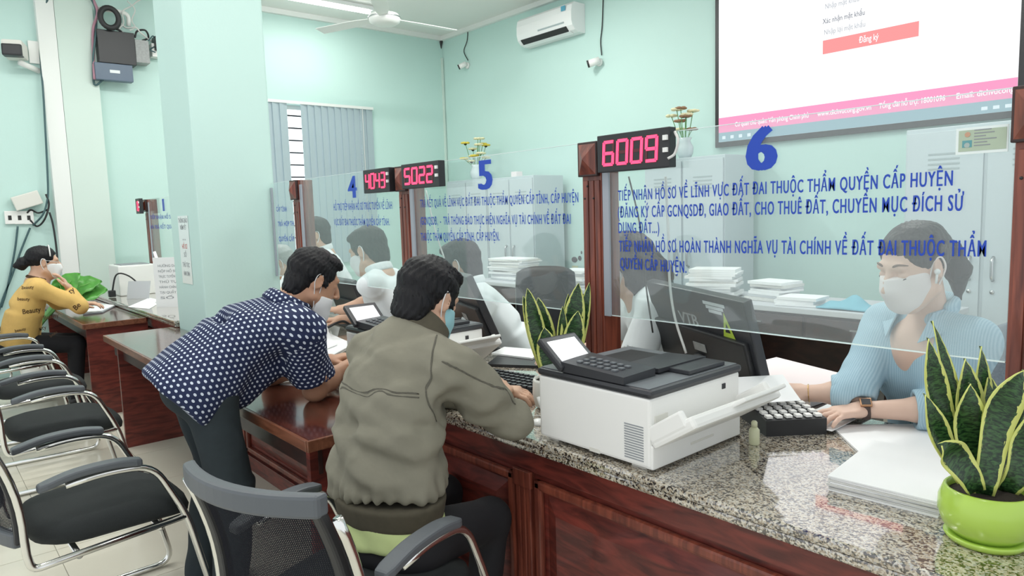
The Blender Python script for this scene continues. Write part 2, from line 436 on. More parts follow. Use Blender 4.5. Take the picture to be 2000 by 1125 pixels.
def mverts(me):
    a = np.zeros(len(me.vertices) * 3); me.vertices.foreach_get('co', a); return a.reshape(-1, 3)
def setverts(me, a):
    me.vertices.foreach_set('co', np.asarray(a, float).ravel()); me.update()
def lettering(name, s, m, x0, x1, zb, cap, parent, y, zb2=None, offset=0.012, org=(0, 0, 0), space=1.0):
    """text on a plane y=const from x0 to x1 (baseline zb at x0, zb2 at x1), capital height cap"""
    me = text_mesh(name, s, offset, 0.0, space); a = mverts(me)
    if len(a) == 0: return None
    lo, hi = a[:, 0].min(), a[:, 0].max(); t = (a[:, 0] - lo) / (hi - lo)
    zb2 = zb if zb2 is None else zb2
    c = np.stack([x0 + (x1 - x0) * t, y - a[:, 2], zb + (zb2 - zb) * t + a[:, 1] / 0.695 * cap], 1) - np.array(org, float)
    setverts(me, c); me.materials.clear()
    return link(name, me, m, parent)
# ================================================================== the room
XL, YB, ZC = -8.6, 6.2, 4.06
fl = struct(B().box(XL - 0.2, 2.6, -2.6, YB + 0.2, -0.12, -0.004).build('floor', 'grout'))
T = 0.6
tb = B().box(0.0015, T - 0.0015, 0.0015, T - 0.0015, -0.01, 0.0)
tme = tb.mesh('tile'); tme.materials.append(M['tile'])
for i in range(15):
    for j in range(15):
        x = XL + 0.02 + i * T; y = -2.6 + j * T
        if y + T > YB + 0.1 or x > 0.5: continue
        if y > 2.0 and x > -1.5 and False: continue
        t_ = link('tile', tme, None, fl); t_.location = (x, y, 0)
struct(B().box(XL - 0.2, 2.6, -2.6, YB + 0.2, ZC, ZC + 0.1).build('ceiling', 'ceiling'))
struct(B().box(XL - 0.2, 2.6, YB, YB + 0.15, -0.1, ZC).build('wall_back', 'mint'))
WY0, WY1, WZ0, WZ1 = 3.1, 4.95, 0.95, 2.93
struct(B().box(XL - 0.2, XL, -2.6, WY0, -0.1, ZC).box(XL - 0.2, XL, WY1, YB, -0.1, ZC).box(XL - 0.2, XL, WY0, WY1, -0.1, WZ0).box(XL - 0.2, XL, WY0, WY1, WZ1, ZC).build('wall_left', 'mint'))
# window in the left wall: bright pane, frame, bars; vertical blind in front
wn = struct(B().box(XL - 0.17, XL - 0.10, WY0, WY0 + 0.05, WZ0, WZ1).box(XL - 0.17, XL - 0.10, WY1 - 0.05, WY1, WZ0, WZ1).box(XL - 0.17, XL - 0.10, WY0, WY1, WZ0, WZ0 + 0.05).box(XL - 0.17, XL - 0.10, WY0, WY1, WZ1 - 0.05, WZ1).build('window_1', 'white_trim'))
for k in range(2):
    ya = WY0 + 0.05 + k * (WY1 - WY0 - 0.1) / 2
    B().box(XL - 0.15, XL - 0.142, ya, ya + (WY1 - WY0 - 0.1) / 2, WZ0 + 0.05, WZ1 - 0.05).build('pane', 'sky_glow', wn)
for k in range(12):
    z = WZ0 + 0.14 + k * 0.155
    B().box(XL - 0.125, XL - 0.105, WY0 + 0.05, WY1 - 0.05, z, z + 0.018).build('bar', 'cable_black', wn)
bl = thing('vertical_blind', 'grey-blue vertical blind with one open gap over the barred window', 'blind', (XL + 0.03, 0, 0))
B().box(0.0, 0.03, WY0 - 0.06, WY1 + 0.02, WZ1 + 0.0, WZ1 + 0.035).build('head_rail', 'white_trim', bl)
vb = B().box(-0.002, 0.002, -0.052, 0.052, WZ0 - 0.05, WZ1)
vme = vb.mesh('vane'); vme.materials.append(M['blind'])
y = WY0
while y < WY1:
    if not (3.80 < y + 0.05 < 3.93):
        v = link('vane', vme, None, bl); v.location = (0.016, y + 0.05, 0); v.rotation_euler = (0, 0, R_(12))
    y += 0.093 if not (3.80 < y + 0.05 < 3.93) else 0.06
B().tube([(0.034, 4.80, WZ1 + 0.01), (0.034, 4.80, 1.2)], 0.004, 6).build('pull_cord', 'cable_white', bl)
# pilaster and white trunking on the left wall
struct(B().box(XL, XL + 0.09, 1.36, 1.70, 0, ZC).build('pilaster', 'mint_pale'))
struct(B().box(XL, XL + 0.10, 1.20, 1.355, 0, ZC).build('trim_1', 'white_trim'))
# trim where wall meets ceiling
struct(B().box(XL, XL + 0.05, 1.7, YB, ZC - 0.06, ZC).build('trim_2', 'white_trim'))
struct(B().box(XL + 0.05, 2.6, YB - 0.05, YB, ZC - 0.06, ZC).build('trim_3', 'white_trim'))
struct(B().box(XL, XL + 0.025, YB - 0.035, YB - 0.01, 0, ZC - 0.3).build('trim_4', 'mint_pale'))
# near column standing in the counter line
CX0, CX1, CY0, CY1 = -5.40, -4.78, 1.45, 1.97
struct(B().box(CX0, CX1, CY0, CY1, 0, ZC, 0.012).build('column', 'mint'))
nt = thing('column_notice', 'faint pale printed notice taped to the narrow side of the green column', 'notice', (0, 0, 0))
a = ony(347, 422, CY0 - 0.002); b = ony(377, 556, CY0 - 0.002)
B().box(a[0], b[0], CY0 - 0.0035, CY0 - 0.0015, b[2], a[2]).build('sheet', 'card_border', nt)
for k, (zz, mm, s) in enumerate(((0.90, 'ink_grey', 'THÔNG BÁO'), (0.80, 'ink_grey', 'NIÊM YẾT'), (0.62, 'ink_grey', '• • •'), (0.52, 'ink_red', 'HỒ SƠ'), (0.40, 'ink_grey', 'SỐ'), (0.25, 'ink_grey', 'THỦ TỤC'), (0.12, 'ink_grey', 'HÀNH CHÍNH'))):
    wdt = (b[0] - a[0]); ww = (0.9, 0.6, 0.3, 0.5, 0.25, 0.7, 0.6)[k] * wdt
    lettering('print', s, mm, a[0] + (wdt - ww) / 2, a[0] + (wdt + ww) / 2, b[2] + (a[2] - b[2]) * zz, 0.03, nt, CY0 - 0.0042)

# ================================================================== counters
ZT, ZS = 0.79, 0.745      # granite top / underside
YF, YBK = 1.42, 2.34      # granite front / staff edge
def counter(xa, xb, stiles, label):
    c = thing('service_counter', label, 'counter', (0, 0, 0))
    B().box(xa, xb, 1.47, 1.50, 0.0, ZS).box(xa, xa + 0.03, 1.499, 2.23, 0, ZS).box(xb - 0.03, xb, 1.499, 2.23, 0, ZS).build('body', 'wood_panel', c)
    B().box(xa, xb, 1.455, 1.47, 0.665, ZS, 0.003).build('top_rail', 'wood_panel', c)
    B().box(xa, xb, 1.45, 1.47, 0.0, 0.09, 0.003).build('plinth', 'wood_panel', c)
    for x in stiles:
        b_ = B()
        for k in range(3): b_.box(x - 0.036 + k * 0.025, x - 0.014 + k * 0.025, 1.446, 1.47, 0.09, 0.665, 0.004)
        b_.build('stile', 'wood_vert', c)
        B().box(x - 0.042, x + 0.042, 1.440, 1.455, 0.61, 0.668, 0.004).build('stile_block', 'wood_vert', c)
    ed = [xa] + [s for s in stiles if xa < s < xb] + [xb]
    for p, q in zip(ed[:-1], ed[1:]):
        p2, q2 = p + 0.05, q - 0.05
        if q2 - p2 < 0.15: continue
        m = B()
        for (u0, u1, w0, w1) in ((p2, q2, 0.615, 0.645), (p2, q2, 0.11, 0.14), (p2, p2 + 0.03, 0.11, 0.645), (q2 - 0.03, q2, 0.11, 0.645)):
            m.box(u0, u1, 1.448, 1.47, w0, w1, 0.008)
        m.build('moulding', 'wood_vert', c)
        # raised field with sloped border
        i0, i1, j0, j1 = p2 + 0.045, q2 - 0.045, 0.155, 0.60; s_ = 0.05
        B().add([(i0, 1.470, j0), (i1, 1.470, j0), (i1, 1.470, j1), (i0, 1.470, j1), (i0 + s_, 1.452, j0 + s_), (i1 - s_, 1.452, j0 + s_), (i1 - s_, 1.452, j1 - s_), (i0 + s_, 1.452, j1 - s_)],
                [(4, 5, 6, 7), (0, 1, 5, 4), (1, 2, 6, 5), (2, 3, 7, 6), (3, 0, 4, 7)]).build('panel', 'wood_panel', c)
    return c
counter(CX1 + 0.005, 1.5, [-4.25, -2.95, -1.66, -0.40, 0.85], 'long mahogany counter front with raised panels below the granite top, right of the column')
counter(XL + 0.01, CX0 - 0.005, [-8.0, -6.75], 'far mahogany counter base against the left wall, beyond the green column')
def slab(xa, xb, label):
    g = thing('granite_worktop', label, 'worktop', (0, 0, 0))
    B().box(xa, xb, YF, YBK, ZS + 0.022, ZT, 0.008).build('upper_slab', 'granite', g)
    B().box(xa, xb, YF + 0.004, YF + 0.06, ZS, ZS + 0.0215, 0.006).build('edge_strip', 'granite', g)
    B().box(xa, xb, YF + 0.06, YBK - 0.02, ZS, ZS + 0.0215).build('underlay', 'wood_dark', g)
slab(CX1 + 0.004, 1.5, 'long speckled granite worktop carrying the near printers and plants')
slab(XL + 0.005, CX0 - 0.004, 'short granite worktop beyond the green column by the left wall')

def desk(xa, xb, panels, label):
    d = thing('writing_desk', label, 'desk', (0, 0, 0))
    B().box(xa, xb, 0.985, 1.436, 0.712, 0.742, 0.004).build('desk_top', 'wood_top', d)
    B().box(xa, xb, 0.972, 0.985, 0.700, 0.742, 0.004).build('front_edge', 'wood_edge', d)
    B().box(xb - 0.001, xb + 0.012, 0.975, 1.42, 0.700, 0.742, 0.004).build('end_edge', 'wood_edge', d)
    B().box(xa + 0.03, xb - 0.03, 1.03, 1.045, 0.60, 0.712).build('apron', 'wood_dark', d)
    for x in panels: B().box(x - 0.015, x + 0.015, 1.0, 1.436, 0.0, 0.712).build('end_panel', 'wood_panel', d)
    return d
desk(-5.47, -2.24, [-5.2, -2.29], 'glossy mahogany public writing desk under the arm of the polka-dot man')
desk(XL + 0.02, -6.21, [-8.2, -6.25], 'far mahogany writing desk where the woman in yellow rests her elbow')

# ================================================================== posts, glass, displays
GY = 1.945
def post(xl, label, top=1.745, flute=True):
    p = thing('wooden_post', label, 'post', (xl + 0.048, 1.98, ZT), group=None)
    h = top - ZT
    B().box(-0.048, 0.048, -0.044, 0.05, 0, h, 0.003).build('shaft', 'wood_vert', p)
    fb = B()
    for k in range(3): fb.box(-0.040 + k * 0.028, -0.016 + k * 0.028, -0.050, -0.043, 0.02, h - 0.14, 0.003)
    fb.build('fluting', 'wood_vert', p)
    cap = B().box(-0.054, 0.040, -0.062, -0.044, h - 0.125, h, 0.003)
    cap.build('cap_block', 'wood_dark', p)
    B().add([(-0.048, -0.062, h - 0.118), (0.034, -0.062, h - 0.118), (0.034, -0.062, h - 0.008), (-0.048, -0.062, h - 0.008), (-0.007, -0.088, h - 0.063)],
            [(0, 1, 4), (1, 2, 4), (2, 3, 4), (3, 0, 4)]).build('pyramid', 'wood_vert', p)
    for dx, dz in ((-0.018, 0.16), (-0.032, 0.205), (0.012, 0.205)):
        B().sphere((dx, -0.05, h - dz), 0.004, 8).build('screw', 'cable_black', p)
    return p
POSTS = dict(r=-0.475, p6=-1.828, p5=-3.115, p4=-4.402, p1=-8.09)
post(POSTS['r'], 'mahogany post at the right end of the big number 6 panel')
post(POSTS['p6'], 'mahogany post left of the number 6 panel, behind the snake plant')
post(POSTS['p5'], 'reddish post between the number 4 and number 5 panels carrying two counters')
post(POSTS['p4'], 'mahogany post at the left end of the number 4 panel')
post(POSTS['p1'], 'dark mahogany post of the far number 1 window by the left wall')
def panel(x0, x1, label, z0=1.11, z1=1.745):
    g = thing('glass_screen', label, 'glass screen', (0, 0, 0))
    B().box(x0, x1, GY, GY + 0.008, z0, z1).build('pane', 'glass', g)
    B().box(x0, x1, GY + 0.0005, GY + 0.0075, z0 - 0.003, z0 - 0.0002).build('bottom_edge', 'glass_edge', g)
    B().box(x0, x1, GY + 0.0005, GY + 0.0075, z1 + 0.0002, z1 + 0.002).build('top_edge', 'glass_edge', g)
    B().box(x0 - 0.004, x0 + 0.026, GY - 0.010, GY - 0.0006, z0 - 0.004, z1 - 0.03, 0.002).build('side_clamp', 'acrylic_strip', g)
    return g
LY = GY - 0.0016
def line(g, s, pa, pb, capx, off=0.030):
    """one line of lettering from pixel pa to pixel pb (baseline ends) with capital height capx px at the left end"""
    A = ony(*pa, LY); Z = ony(*pb, LY); tp = ony(pa[0], pa[1] - capx, LY)
    lettering('lettering', s, 'letter_blue', A[0], Z[0], A[2], tp[2] - A[2], g, LY, Z[2], off, space=1.16)
def numeral(g, s, x0, y0, x1, y1):
    A = ony(x0, y1, LY); Z = ony(x1, y1, LY); tp = ony((x0 + x1) / 2, y0, LY); bt = ony((x0 + x1) / 2, y1, LY)
    lettering('numeral', s, 'letter_blue', A[0], Z[0], bt[2], tp[2] - bt[2], g, LY, None, 0.05)
g6 = panel(-1.726, -0.478, 'large glass screen lettered in blue with a big 6 before the masked woman in blue')
line(g6, 'TIẾP NHẬN HỒ SƠ VỀ LĨNH VỰC ĐẤT ĐAI THUỘC THẨM QUYỀN CẤP HUYỆN', (1207, 392), (1861, 362), 20)
line(g6, '(ĐĂNG KÝ CẤP GCNQSDĐ, GIAO ĐẤT, CHO THUÊ ĐẤT, CHUYỂN MỤC ĐÍCH SỬ', (1207, 425), (1882, 411), 21)
line(g6, 'DỤNG ĐẤT...)', (1208, 455), (1288, 455), 20)
line(g6, 'TIẾP NHẬN HỒ SƠ HOÀN THÀNH NGHĨA VỤ TÀI CHÍNH VỀ ĐẤT ĐAI THUỘC THẨM', (1209, 491), (1926, 501), 21)
line(g6, 'QUYỀN CẤP HUYỆN.', (1211, 524), (1341, 533), 21)
numeral(g6, '6', 1456, 247, 1519, 331)
g5 = panel(-3.013, -1.834, 'glass screen with the blue number 5 in front of the white-shirted man behind the monitor')
line(g5, 'TRẢ KẾT QUẢ VỀ LĨNH VỰC ĐẤT ĐAI THUỘC THẨM QUYỀN CẤP TỈNH, CẤP HUYỆN', (821, 405), (1130, 395), 15)
line(g5, '(GCNQSDĐ,  -  TRẢ THÔNG BÁO THỰC HIỆN NGHĨA VỤ TÀI CHÍNH VỀ ĐẤT ĐAI', (821, 439), (1115, 437), 15)
line(g5, 'THUỘC THẨM QUYỀN CẤP TỈNH, CẤP HUYỆN.', (822, 470), (976, 470), 15)
numeral(g5, '5', 934, 312, 963, 369)
g4 = panel(-4.300, -3.122, 'glass screen with the blue number 4 in front of the masked man in profile')
line(g4, 'HỖ TRỢ TIẾP NHẬN HỒ SƠ TRỰC TUYẾN VỀ LĨNH', (652, 411), (766, 408), 13)
line(g4, 'VỰC ĐẤT ĐAI THUỘC THẨM QUYỀN CẤP TỈNH.', (653, 440), (761, 440), 12)
numeral(g4, '4', 680, 344, 698, 386)
g3 = panel(CX1 + 0.01, -4.408, 'narrow strip of lettered glass between the green column and the post beside it')
line(g3, 'CẤP TỈNH', (540, 413), (560, 413), 9)
line(g3, 'TRẢ HỢP TH', (543, 442), (574, 441), 9)
line(g3, 'QUYỀN CẤP', (545, 471), (575, 471), 9)
g1 = panel(-7.988, -6.80, 'far glass screen with a small blue number 1 by the left wall')
line(g1, 'TIẾP NHẬN HỒ SƠ', (294, 428), (337, 427), 7)
line(g1, 'VÀ TRẢ KẾT QUẢ', (294, 447), (338, 446), 7)
numeral(g1, '1', 318, 388, 322, 412)

SEG = {'0': 'abcdef', '1': 'bc', '2': 'abged', '3': 'abgcd', '4': 'fgbc', '5': 'afgcd', '6': 'afgedc', '7': 'abc', '9': 'abcdfg', '8': 'abcdefg'}
def display(x0, x1, z0, z1, digits, label, y=1.905, rz=0.0, haze=False):
    d = thing('queue_display', label, 'number display', ((x0 + x1) / 2, y, (z0 + z1) / 2), rz)
    w_, h_ = (x1 - x0) / 2, (z1 - z0) / 2
    B().box(-w_, w_, 0, 0.036, -h_, h_, 0.003).build('case', 'black_plastic', d)
    n = len(digits); dw = 2 * w_ * 0.80 / n
    ch = B(); off = B()
    for k, c in enumerate(digits):
        cx = -w_ * 0.86 + dw * (k + 0.5); a = dw * 0.34; hh = h_ * 0.60; t = dw * 0.085
        seg = dict(a=(-a, a, hh - t, hh + t), g=(-a, a, -t, t), d=(-a, a, -hh - t, -hh + t), f=(-a - t, -a + t, 0, hh), b=(a - t, a + t, 0, hh), e=(-a - t, -a + t, -hh, 0), c=(a - t, a + t, -hh, 0))
        for s, (p, q, u, v) in seg.items():
            tgt = ch if s in SEG[c] else off
            sh = 0.06
            pts = [(cx + p + sh * u, u), (cx + q + sh * u, u), (cx + q + sh * v, v), (cx + p + sh * v, v)]
            tgt.prism(pts, -0.0025 if tgt is ch else -0.0012, -0.0003)
    B().box(-w_, -w_ + 0.04, 0.0355, 0.066 if y < 1.87 else 0.042, -h_ * 0.6, h_ * 0.6).build('mount', 'black_plastic', d)
    ch.build('digits', 'led', d)['kind'] = 'stuff'
    off.build('unlit_segments', 'led_off', d)['kind'] = 'stuff'
    for u, v in ((0.35, 0.6), (-0.25, -0.02)): B().box(w_ * 0.86, w_ * 0.97, -0.008, 0.0, h_ * u, h_ * v).build('bracket', 'white_plastic', d)
    return d
display(-1.712, -1.400, 1.628, 1.757, '6009', 'black LED counter reading 6009 in red beside the number 6', y=1.892)
display(ony(784, 345, 1.85)[0], ony(857, 340, 1.85)[0], 1.625, 1.742, '5022', 'black LED counter reading 5022 on the post beside the number 5', y=1.85)
display(-3.395, -3.130, 1.622, 1.745, '4043', 'black LED counter with blurred red digits starting 404', y=1.892)
display(-8.10, -7.95, 1.60, 1.755, '10', 'tiny far black counter with pink lit digits on the number 1 post', y=1.85)
tag(B().tube(bez([(-1.392, 1.91, 1.74), (-1.372, 1.90, 1.71), (-1.385, 1.90, 1.67), (-1.405, 1.89, 1.655)], 16), 0.005, 6).build('signal_cable', 'cable_white'), 'short white cable curling at the edge of the 6009 display', 'cable')
tag(B().tube(bez([(-2.765, 1.91, 1.74), (-2.745, 1.90, 1.70), (-2.77, 1.895, 1.665)], 14), 0.005, 6).build('signal_cable', 'cable_white'), 'short pale cable end hanging beside the blue number 5 glass', 'cable')
tag(B().tube(bez([ony(1300, 345, 1.97), ony(1306, 470, 1.99), ony(1308, 550, 2.0), ony(1318, 620, 2.02), onz(1340, 690, 0.99)], 24), 0.0045, 6).build('display_cable', 'cable_white'), 'white cable hanging down the glass in front of the dark monitor', 'cable')
tag(B().tube(bez([ony(1228, 345, 1.97), ony(1246, 420, 1.97), ony(1255, 480, 1.98), ony(1262, 560, 2.0), ony(1275, 650, 2.0)], 24), 0.003, 6).build('display_cable', 'cable_black'), 'thin dark cable dropping behind the glass near the number 6 post', 'cable')
tag(B().tube(bez([ony(832, 372, 1.97), ony(850, 450, 1.97), ony(868, 505, 2.0)], 16), 0.004, 6).build('display_cable', 'cable_white'), 'pale cable falling behind the number 5 glass beside its post', 'cable')
# laminated card taped on the glass
cdp = thing('identity_card', 'laminated green identity card taped to the upper right of the number 6 glass', 'card', (0, 0, 0))
cy = GY - 0.004
a = ony(1866, 303, cy); b = ony(1974, 231, cy); cx0, cx1, cz0, cz1 = a[0], b[0] - 0.003, a[2], b[2] - 0.012
B().box(cx0, cx1, cy, cy + 0.002, cz0, cz1).build('laminate', 'card_border', cdp)
B().box(cx0 + 0.006, cx1 - 0.003, cy - 0.001, cy, cz0 + 0.007, cz1 - 0.006).build('card_face', 'card_green', cdp)
ww, hh = cx1 - cx0, cz1 - cz0
B().box(cx0 + 0.014, cx0 + 0.014 + ww * 0.19, cy - 0.0016, cy - 0.001, cz0 + 0.016, cz0 + hh * 0.52).build('portrait', 'card_photo', cdp)
B().lathe([(0.0001, 0), (0.006, 0)], (0, 0, 0), 16, False).build('portrait_head', 'card_skin', cdp).matrix_basis = Matrix.Translation((cx0 + 0.014 + ww * 0.095, cy - 0.0019, cz0 + hh * 0.34)) @ Matrix.Rotation(R_(90), 4, 'X')
B().lathe([(0.0001, 0), (0.006, 0)], (0, 0, 0), 16, False).build('emblem', 'card_red', cdp).matrix_basis = Matrix.Translation((cx0 + 0.014 + ww * 0.10, cy - 0.0019, cz0 + hh * 0.74)) @ Matrix.Rotation(R_(90), 4, 'X')
ln = B()
for k in range(6):
    z = cz0 + 0.018 + k * hh * 0.115
    ln.box(cx0 + ww * 0.36, cx0 + ww * (0.36 + 0.2 + 0.35 * random.random()), cy - 0.0016, cy - 0.001, z, z + 0.0025)
ln.build('print', 'ink_grey', cdp)
# ================================================================== things on walls and ceiling
SY = 6.15
sc = thing('projection_screen', 'large bright projection screen showing a web form above the back wall', 'screen', (0, 0, 0))
sx0, sx1 = ony(1404, 200, SY)[0], ony(1986, 200, SY)[0]
zb = ony(1405, 278, SY)[2]; zt = zb + 1.46
B().box(sx0 - 0.045, sx1 + 0.045, SY + 0.004, SY + 0.03, zb - 0.05, zt + 0.05, 0.004).build('border', 'black_plastic', sc)
B().box(sx0, sx1, SY, SY + 0.0035, zb, zt).build('picture', 'scr_white', sc)
z1_, z2_ = ony(1405, 260, SY)[2], ony(1405, 231, SY)[2]
B().box(sx0, sx1, SY - 0.002, SY - 0.0002, z1_, z2_).build('footer_band', 'scr_pink', sc)
B().box(sx0, sx1, SY - 0.002, SY - 0.0002, zb, z1_).build('task_bar', 'scr_taskbar', sc)
def stext(s, m, pa, pb, cap, off=0.0):
    A = ony(*pa, SY); Z = ony(*pb, SY)
    lettering('screen_text', s, m, A[0], Z[0], A[2], cap, sc, SY - 0.003, Z[2] * 0.5 + A[2] * 0.5, off)
hb = (z2_ - z1_)
for s, px in (('Cơ quan chủ quản: Văn phòng Chính phủ', (1436, 1580)), ('www.dichvucong.gov.vn', (1597, 1702)), ('Tổng đài hỗ trợ: 18001096', (1717, 1846)), ('Email: dichvucong', (1868, 1980))):
    lettering('screen_text', s, 'scr_white', ony(px[0], 200, SY)[0], ony(px[1], 200, SY)[0], z1_ + hb * 0.30, hb * 0.30, sc, SY - 0.003, None, 0.01)
a = ony(1607, 105, SY); b = ony(1795, 47, SY); zz = (a[2] + ony(1795, 72, SY)[2]) / 2
B().box(a[0], b[0], SY - 0.002, SY - 0.0002, zz, zz + 0.115).build('button', 'scr_button', sc)
lettering('screen_text', 'Đăng ký', 'scr_white', ony(1678, 80, SY)[0], ony(1716, 80, SY)[0], zz + 0.035, 0.05, sc, SY - 0.003)
for s, m, (pa, pb) in (('Nhập lại mật khẩu', 'scr_grey', ((1610, 68), (1690, 52))), ('Xác nhận mật khẩu', 'scr_text', ((1607, 46), (1689, 30))), ('Nhập mật khẩu', 'scr_grey', ((1612, 16), (1678, 4)))):
    A = ony(*pa, SY); Z = ony(*pb, SY)
    lettering('screen_text', s, m, A[0], Z[0], (A[2] + Z[2]) / 2, 0.042, sc, SY - 0.003)
ic = B()
for k in range(4): ic.box(sx0 + 0.04 + k * 0.09, sx0 + 0.075 + k * 0.09, SY - 0.003, SY - 0.0021, zb + 0.025, zb + 0.055)
for k in range(3): ic.box(sx1 - 0.22 + k * 0.075, sx1 - 0.18 + k * 0.075, SY - 0.003, SY - 0.0021, zb + 0.025, zb + 0.05)
ic.build('task_icons', 'scr_icon', sc)

ac = thing('air_conditioner', 'white split air conditioner with dark louvre slot high on the back wall', 'air conditioner', (0, 0, 0))
ax0, ax1 = -6.70, -5.76
prof = [(6.198, 3.86), (6.02, 3.86), (5.985, 3.83), (5.97, 3.76), (5.968, 3.66), (5.985, 3.60), (6.03, 3.555), (6.09, 3.535), (6.198, 3.535)]
B().prism(prof, ax0, ax1, 'x').build('body', 'white_gloss', ac)
B().prism([(5.984, 3.602), (6.032, 3.556), (6.026, 3.546), (5.976, 3.594)], ax0 + 0.06, ax1 - 0.10, 'x').build('louvre_slot', 'cable_black', ac)
B().prism([(6.030, 3.552), (6.085, 3.532), (6.085, 3.526), (6.026, 3.544)], ax0 + 0.05, ax1 - 0.08, 'x').build('flap', 'white_gloss', ac)
B().box(ax1 - 0.16, ax1 - 0.09, 5.966, 5.969, 3.775, 3.83).build('energy_label', 'label_blue', ac)
B().prism([(5.967, 3.655), (5.964, 3.652), (5.970, 3.637), (5.974, 3.640)], ax0 + 0.38, ax1 - 0.12, 'x').build('trim_line', 'steel', ac)

def cctv(loc, aim, label, r=0.035, l=0.11, blk=True):
    c = thing('security_camera', label, 'camera', loc)
    aim = np.array(aim, float); aim /= np.linalg.norm(aim)
    B().lathe([(0.045, 0), (0.045, 0.02), (0.03, 0.035)], (0, 0, 0), 18).build('base', 'white_plastic', c).rotation_euler = (R_(90), 0, 0) if abs(loc[1] - YB) < 0.1 else (0, R_(90), 0)
    st = np.array((0, -0.04, 0)) if abs(loc[1] - YB) < 0.1 else np.array((0.04, 0, 0))
    p0 = st * 2.0
    B().tube([(0, 0, 0), st, p0], 0.012, 8).build('arm', 'white_plastic', c)
    B().tube([p0 - aim * l * 0.4, p0 + aim * l * 0.55], r, 14).build('body', 'white_plastic', c)
    B().tube([p0 + aim * l * 0.55, p0 + aim * l * 0.72], r * 0.98, 14).build('lens_hood', 'black_plastic', c)
    return c
c2 = ony(914, 128, YB); c3 = ony(1172, 122, YB)
cctv((c2[0], YB - 0.001, c2[2]), (-0.55, -0.6, -0.35), 'small white security camera near the room corner on the back wall')
cctv((c3[0], YB - 0.001, c3[2]), (-0.75, -0.6, -0.25), 'white security camera between the air conditioner and the projection screen', 0.042, 0.13)
tag(B().tube(bez([ony(914, 56, YB - 0.01), ony(912, 80, YB - 0.012), ony(906, 100, YB - 0.012), ony(914, 118, YB - 0.02)], 20), 0.006, 6).build('camera_cable', 'cable_black'), 'thin wavy dark cable above the camera near the room corner', 'cable')
tag(B().tube(bez([ony(1178, -6, YB - 0.01), ony(1176, 50, YB - 0.012), ony(1173, 80, YB - 0.012), ony(1175, 108, YB - 0.02)], 20), 0.006, 6).build('camera_cable', 'cable_black'), 'thin dark cable dropping to the camera left of the screen', 'cable')
tag(B().tube(bez([ony(862, 74, YB - 0.03), ony(861, 90, YB - 0.02), ony(860, 104, YB - 0.02)], 10), [0.022] * 4 + [0.016] * 4 + [0.01] * (len(bez([(0, 0, 0), (1, 0, 0), (2, 0, 0)], 10)) - 8), 8).build('cable_bundle', 'cable_black'), 'black taped cable stub hanging in the upper room corner', 'cable')
# camera on a bracket on the left wall
kc = thing('security_camera', 'black-faced bullet camera on a white bracket on the left wall', 'camera', (XL + 0.001, 0, 0))
p = onx(70, 135, XL); q = onx(38, 132, XL + 0.1)
B().box(0, 0.03, p[1] - 0.05, p[1] + 0.05, p[2] + 0.05, p[2] + 0.27, 0.004).build('junction_box', 'white_plastic', kc)
B().tube([(0.02, p[1] + 0.02, p[2] - 0.02), (0.16, q[1], p[2] + 0.02)], 0.028, 8).build('bracket', 'white_plastic', kc)
B().obox((0.17, q[1] - 0.03, p[2] + 0.13), (0.96, -0.28, 0), (0.28, 0.96, 0), (0, 0, 1), 0.14, 0.085, 0.075, 0.02).build('housing', 'cream_plastic', kc)
B().obox((0.27, q[1] - 0.06, p[2] + 0.105), (0.96, -0.28, 0), (0.28, 0.96, 0), (0, 0, 1), 0.06, 0.082, 0.055, 0.015).build('lens_face', 'black_plastic', kc)
# ceiling fan
fn = thing('ceiling_fan', 'pale ceiling fan with three blades in front of the fluorescent tube', 'fan', (-6.70, 4.09, 3.56))
B().tube([(0, 0, 0.1), (0, 0, 0.45)], 0.02, 10).build('down_rod', 'white_trim', fn)
B().lathe([(0.02, 0.30), (0.06, 0.33), (0.085, 0.499)], (0, 0, 0), 20).build('canopy', 'white_trim', fn)
B().lathe([(0.03, 0.12), (0.05, 0.09), (0.15, 0.07), (0.17, 0.03), (0.16, -0.01), (0.12, -0.035), (0.04, -0.045)], (0, 0, 0), 28).build('motor', 'white_trim', fn)
B().lathe([(0.173, 0.040), (0.176, 0.034), (0.173, 0.028)], (0, 0, 0), 28, False).build('motor_band', 'steel', fn)
for k, ang in enumerate((205, 325, 85)):
    an = R_(ang); u = np.array([math.cos(an), math.sin(an), 0]); v = np.array([-math.sin(an), math.cos(an), 0.16]); v /= np.linalg.norm(v)
    bl_ = B(); n = 8; vs = []
    for i in range(n + 1):
        t = i / n; r = 0.14 + t * 0.72; w_ = 0.045 + 0.03 * min(1, t * 3)
        for s in (-1, 1): vs.append(u * r + v * s * w_ + np.array([0, 0, 0.035 - 0.02 * t]))
    fs = [(2 * i, 2 * i + 1, 2 * i + 3, 2 * i + 2) for i in range(n)]
    o = bl_.add(vs, fs).build('blade', 'white_trim', fn); md = o.modifiers.new('s', 'SOLIDIFY'); md.thickness = 0.008
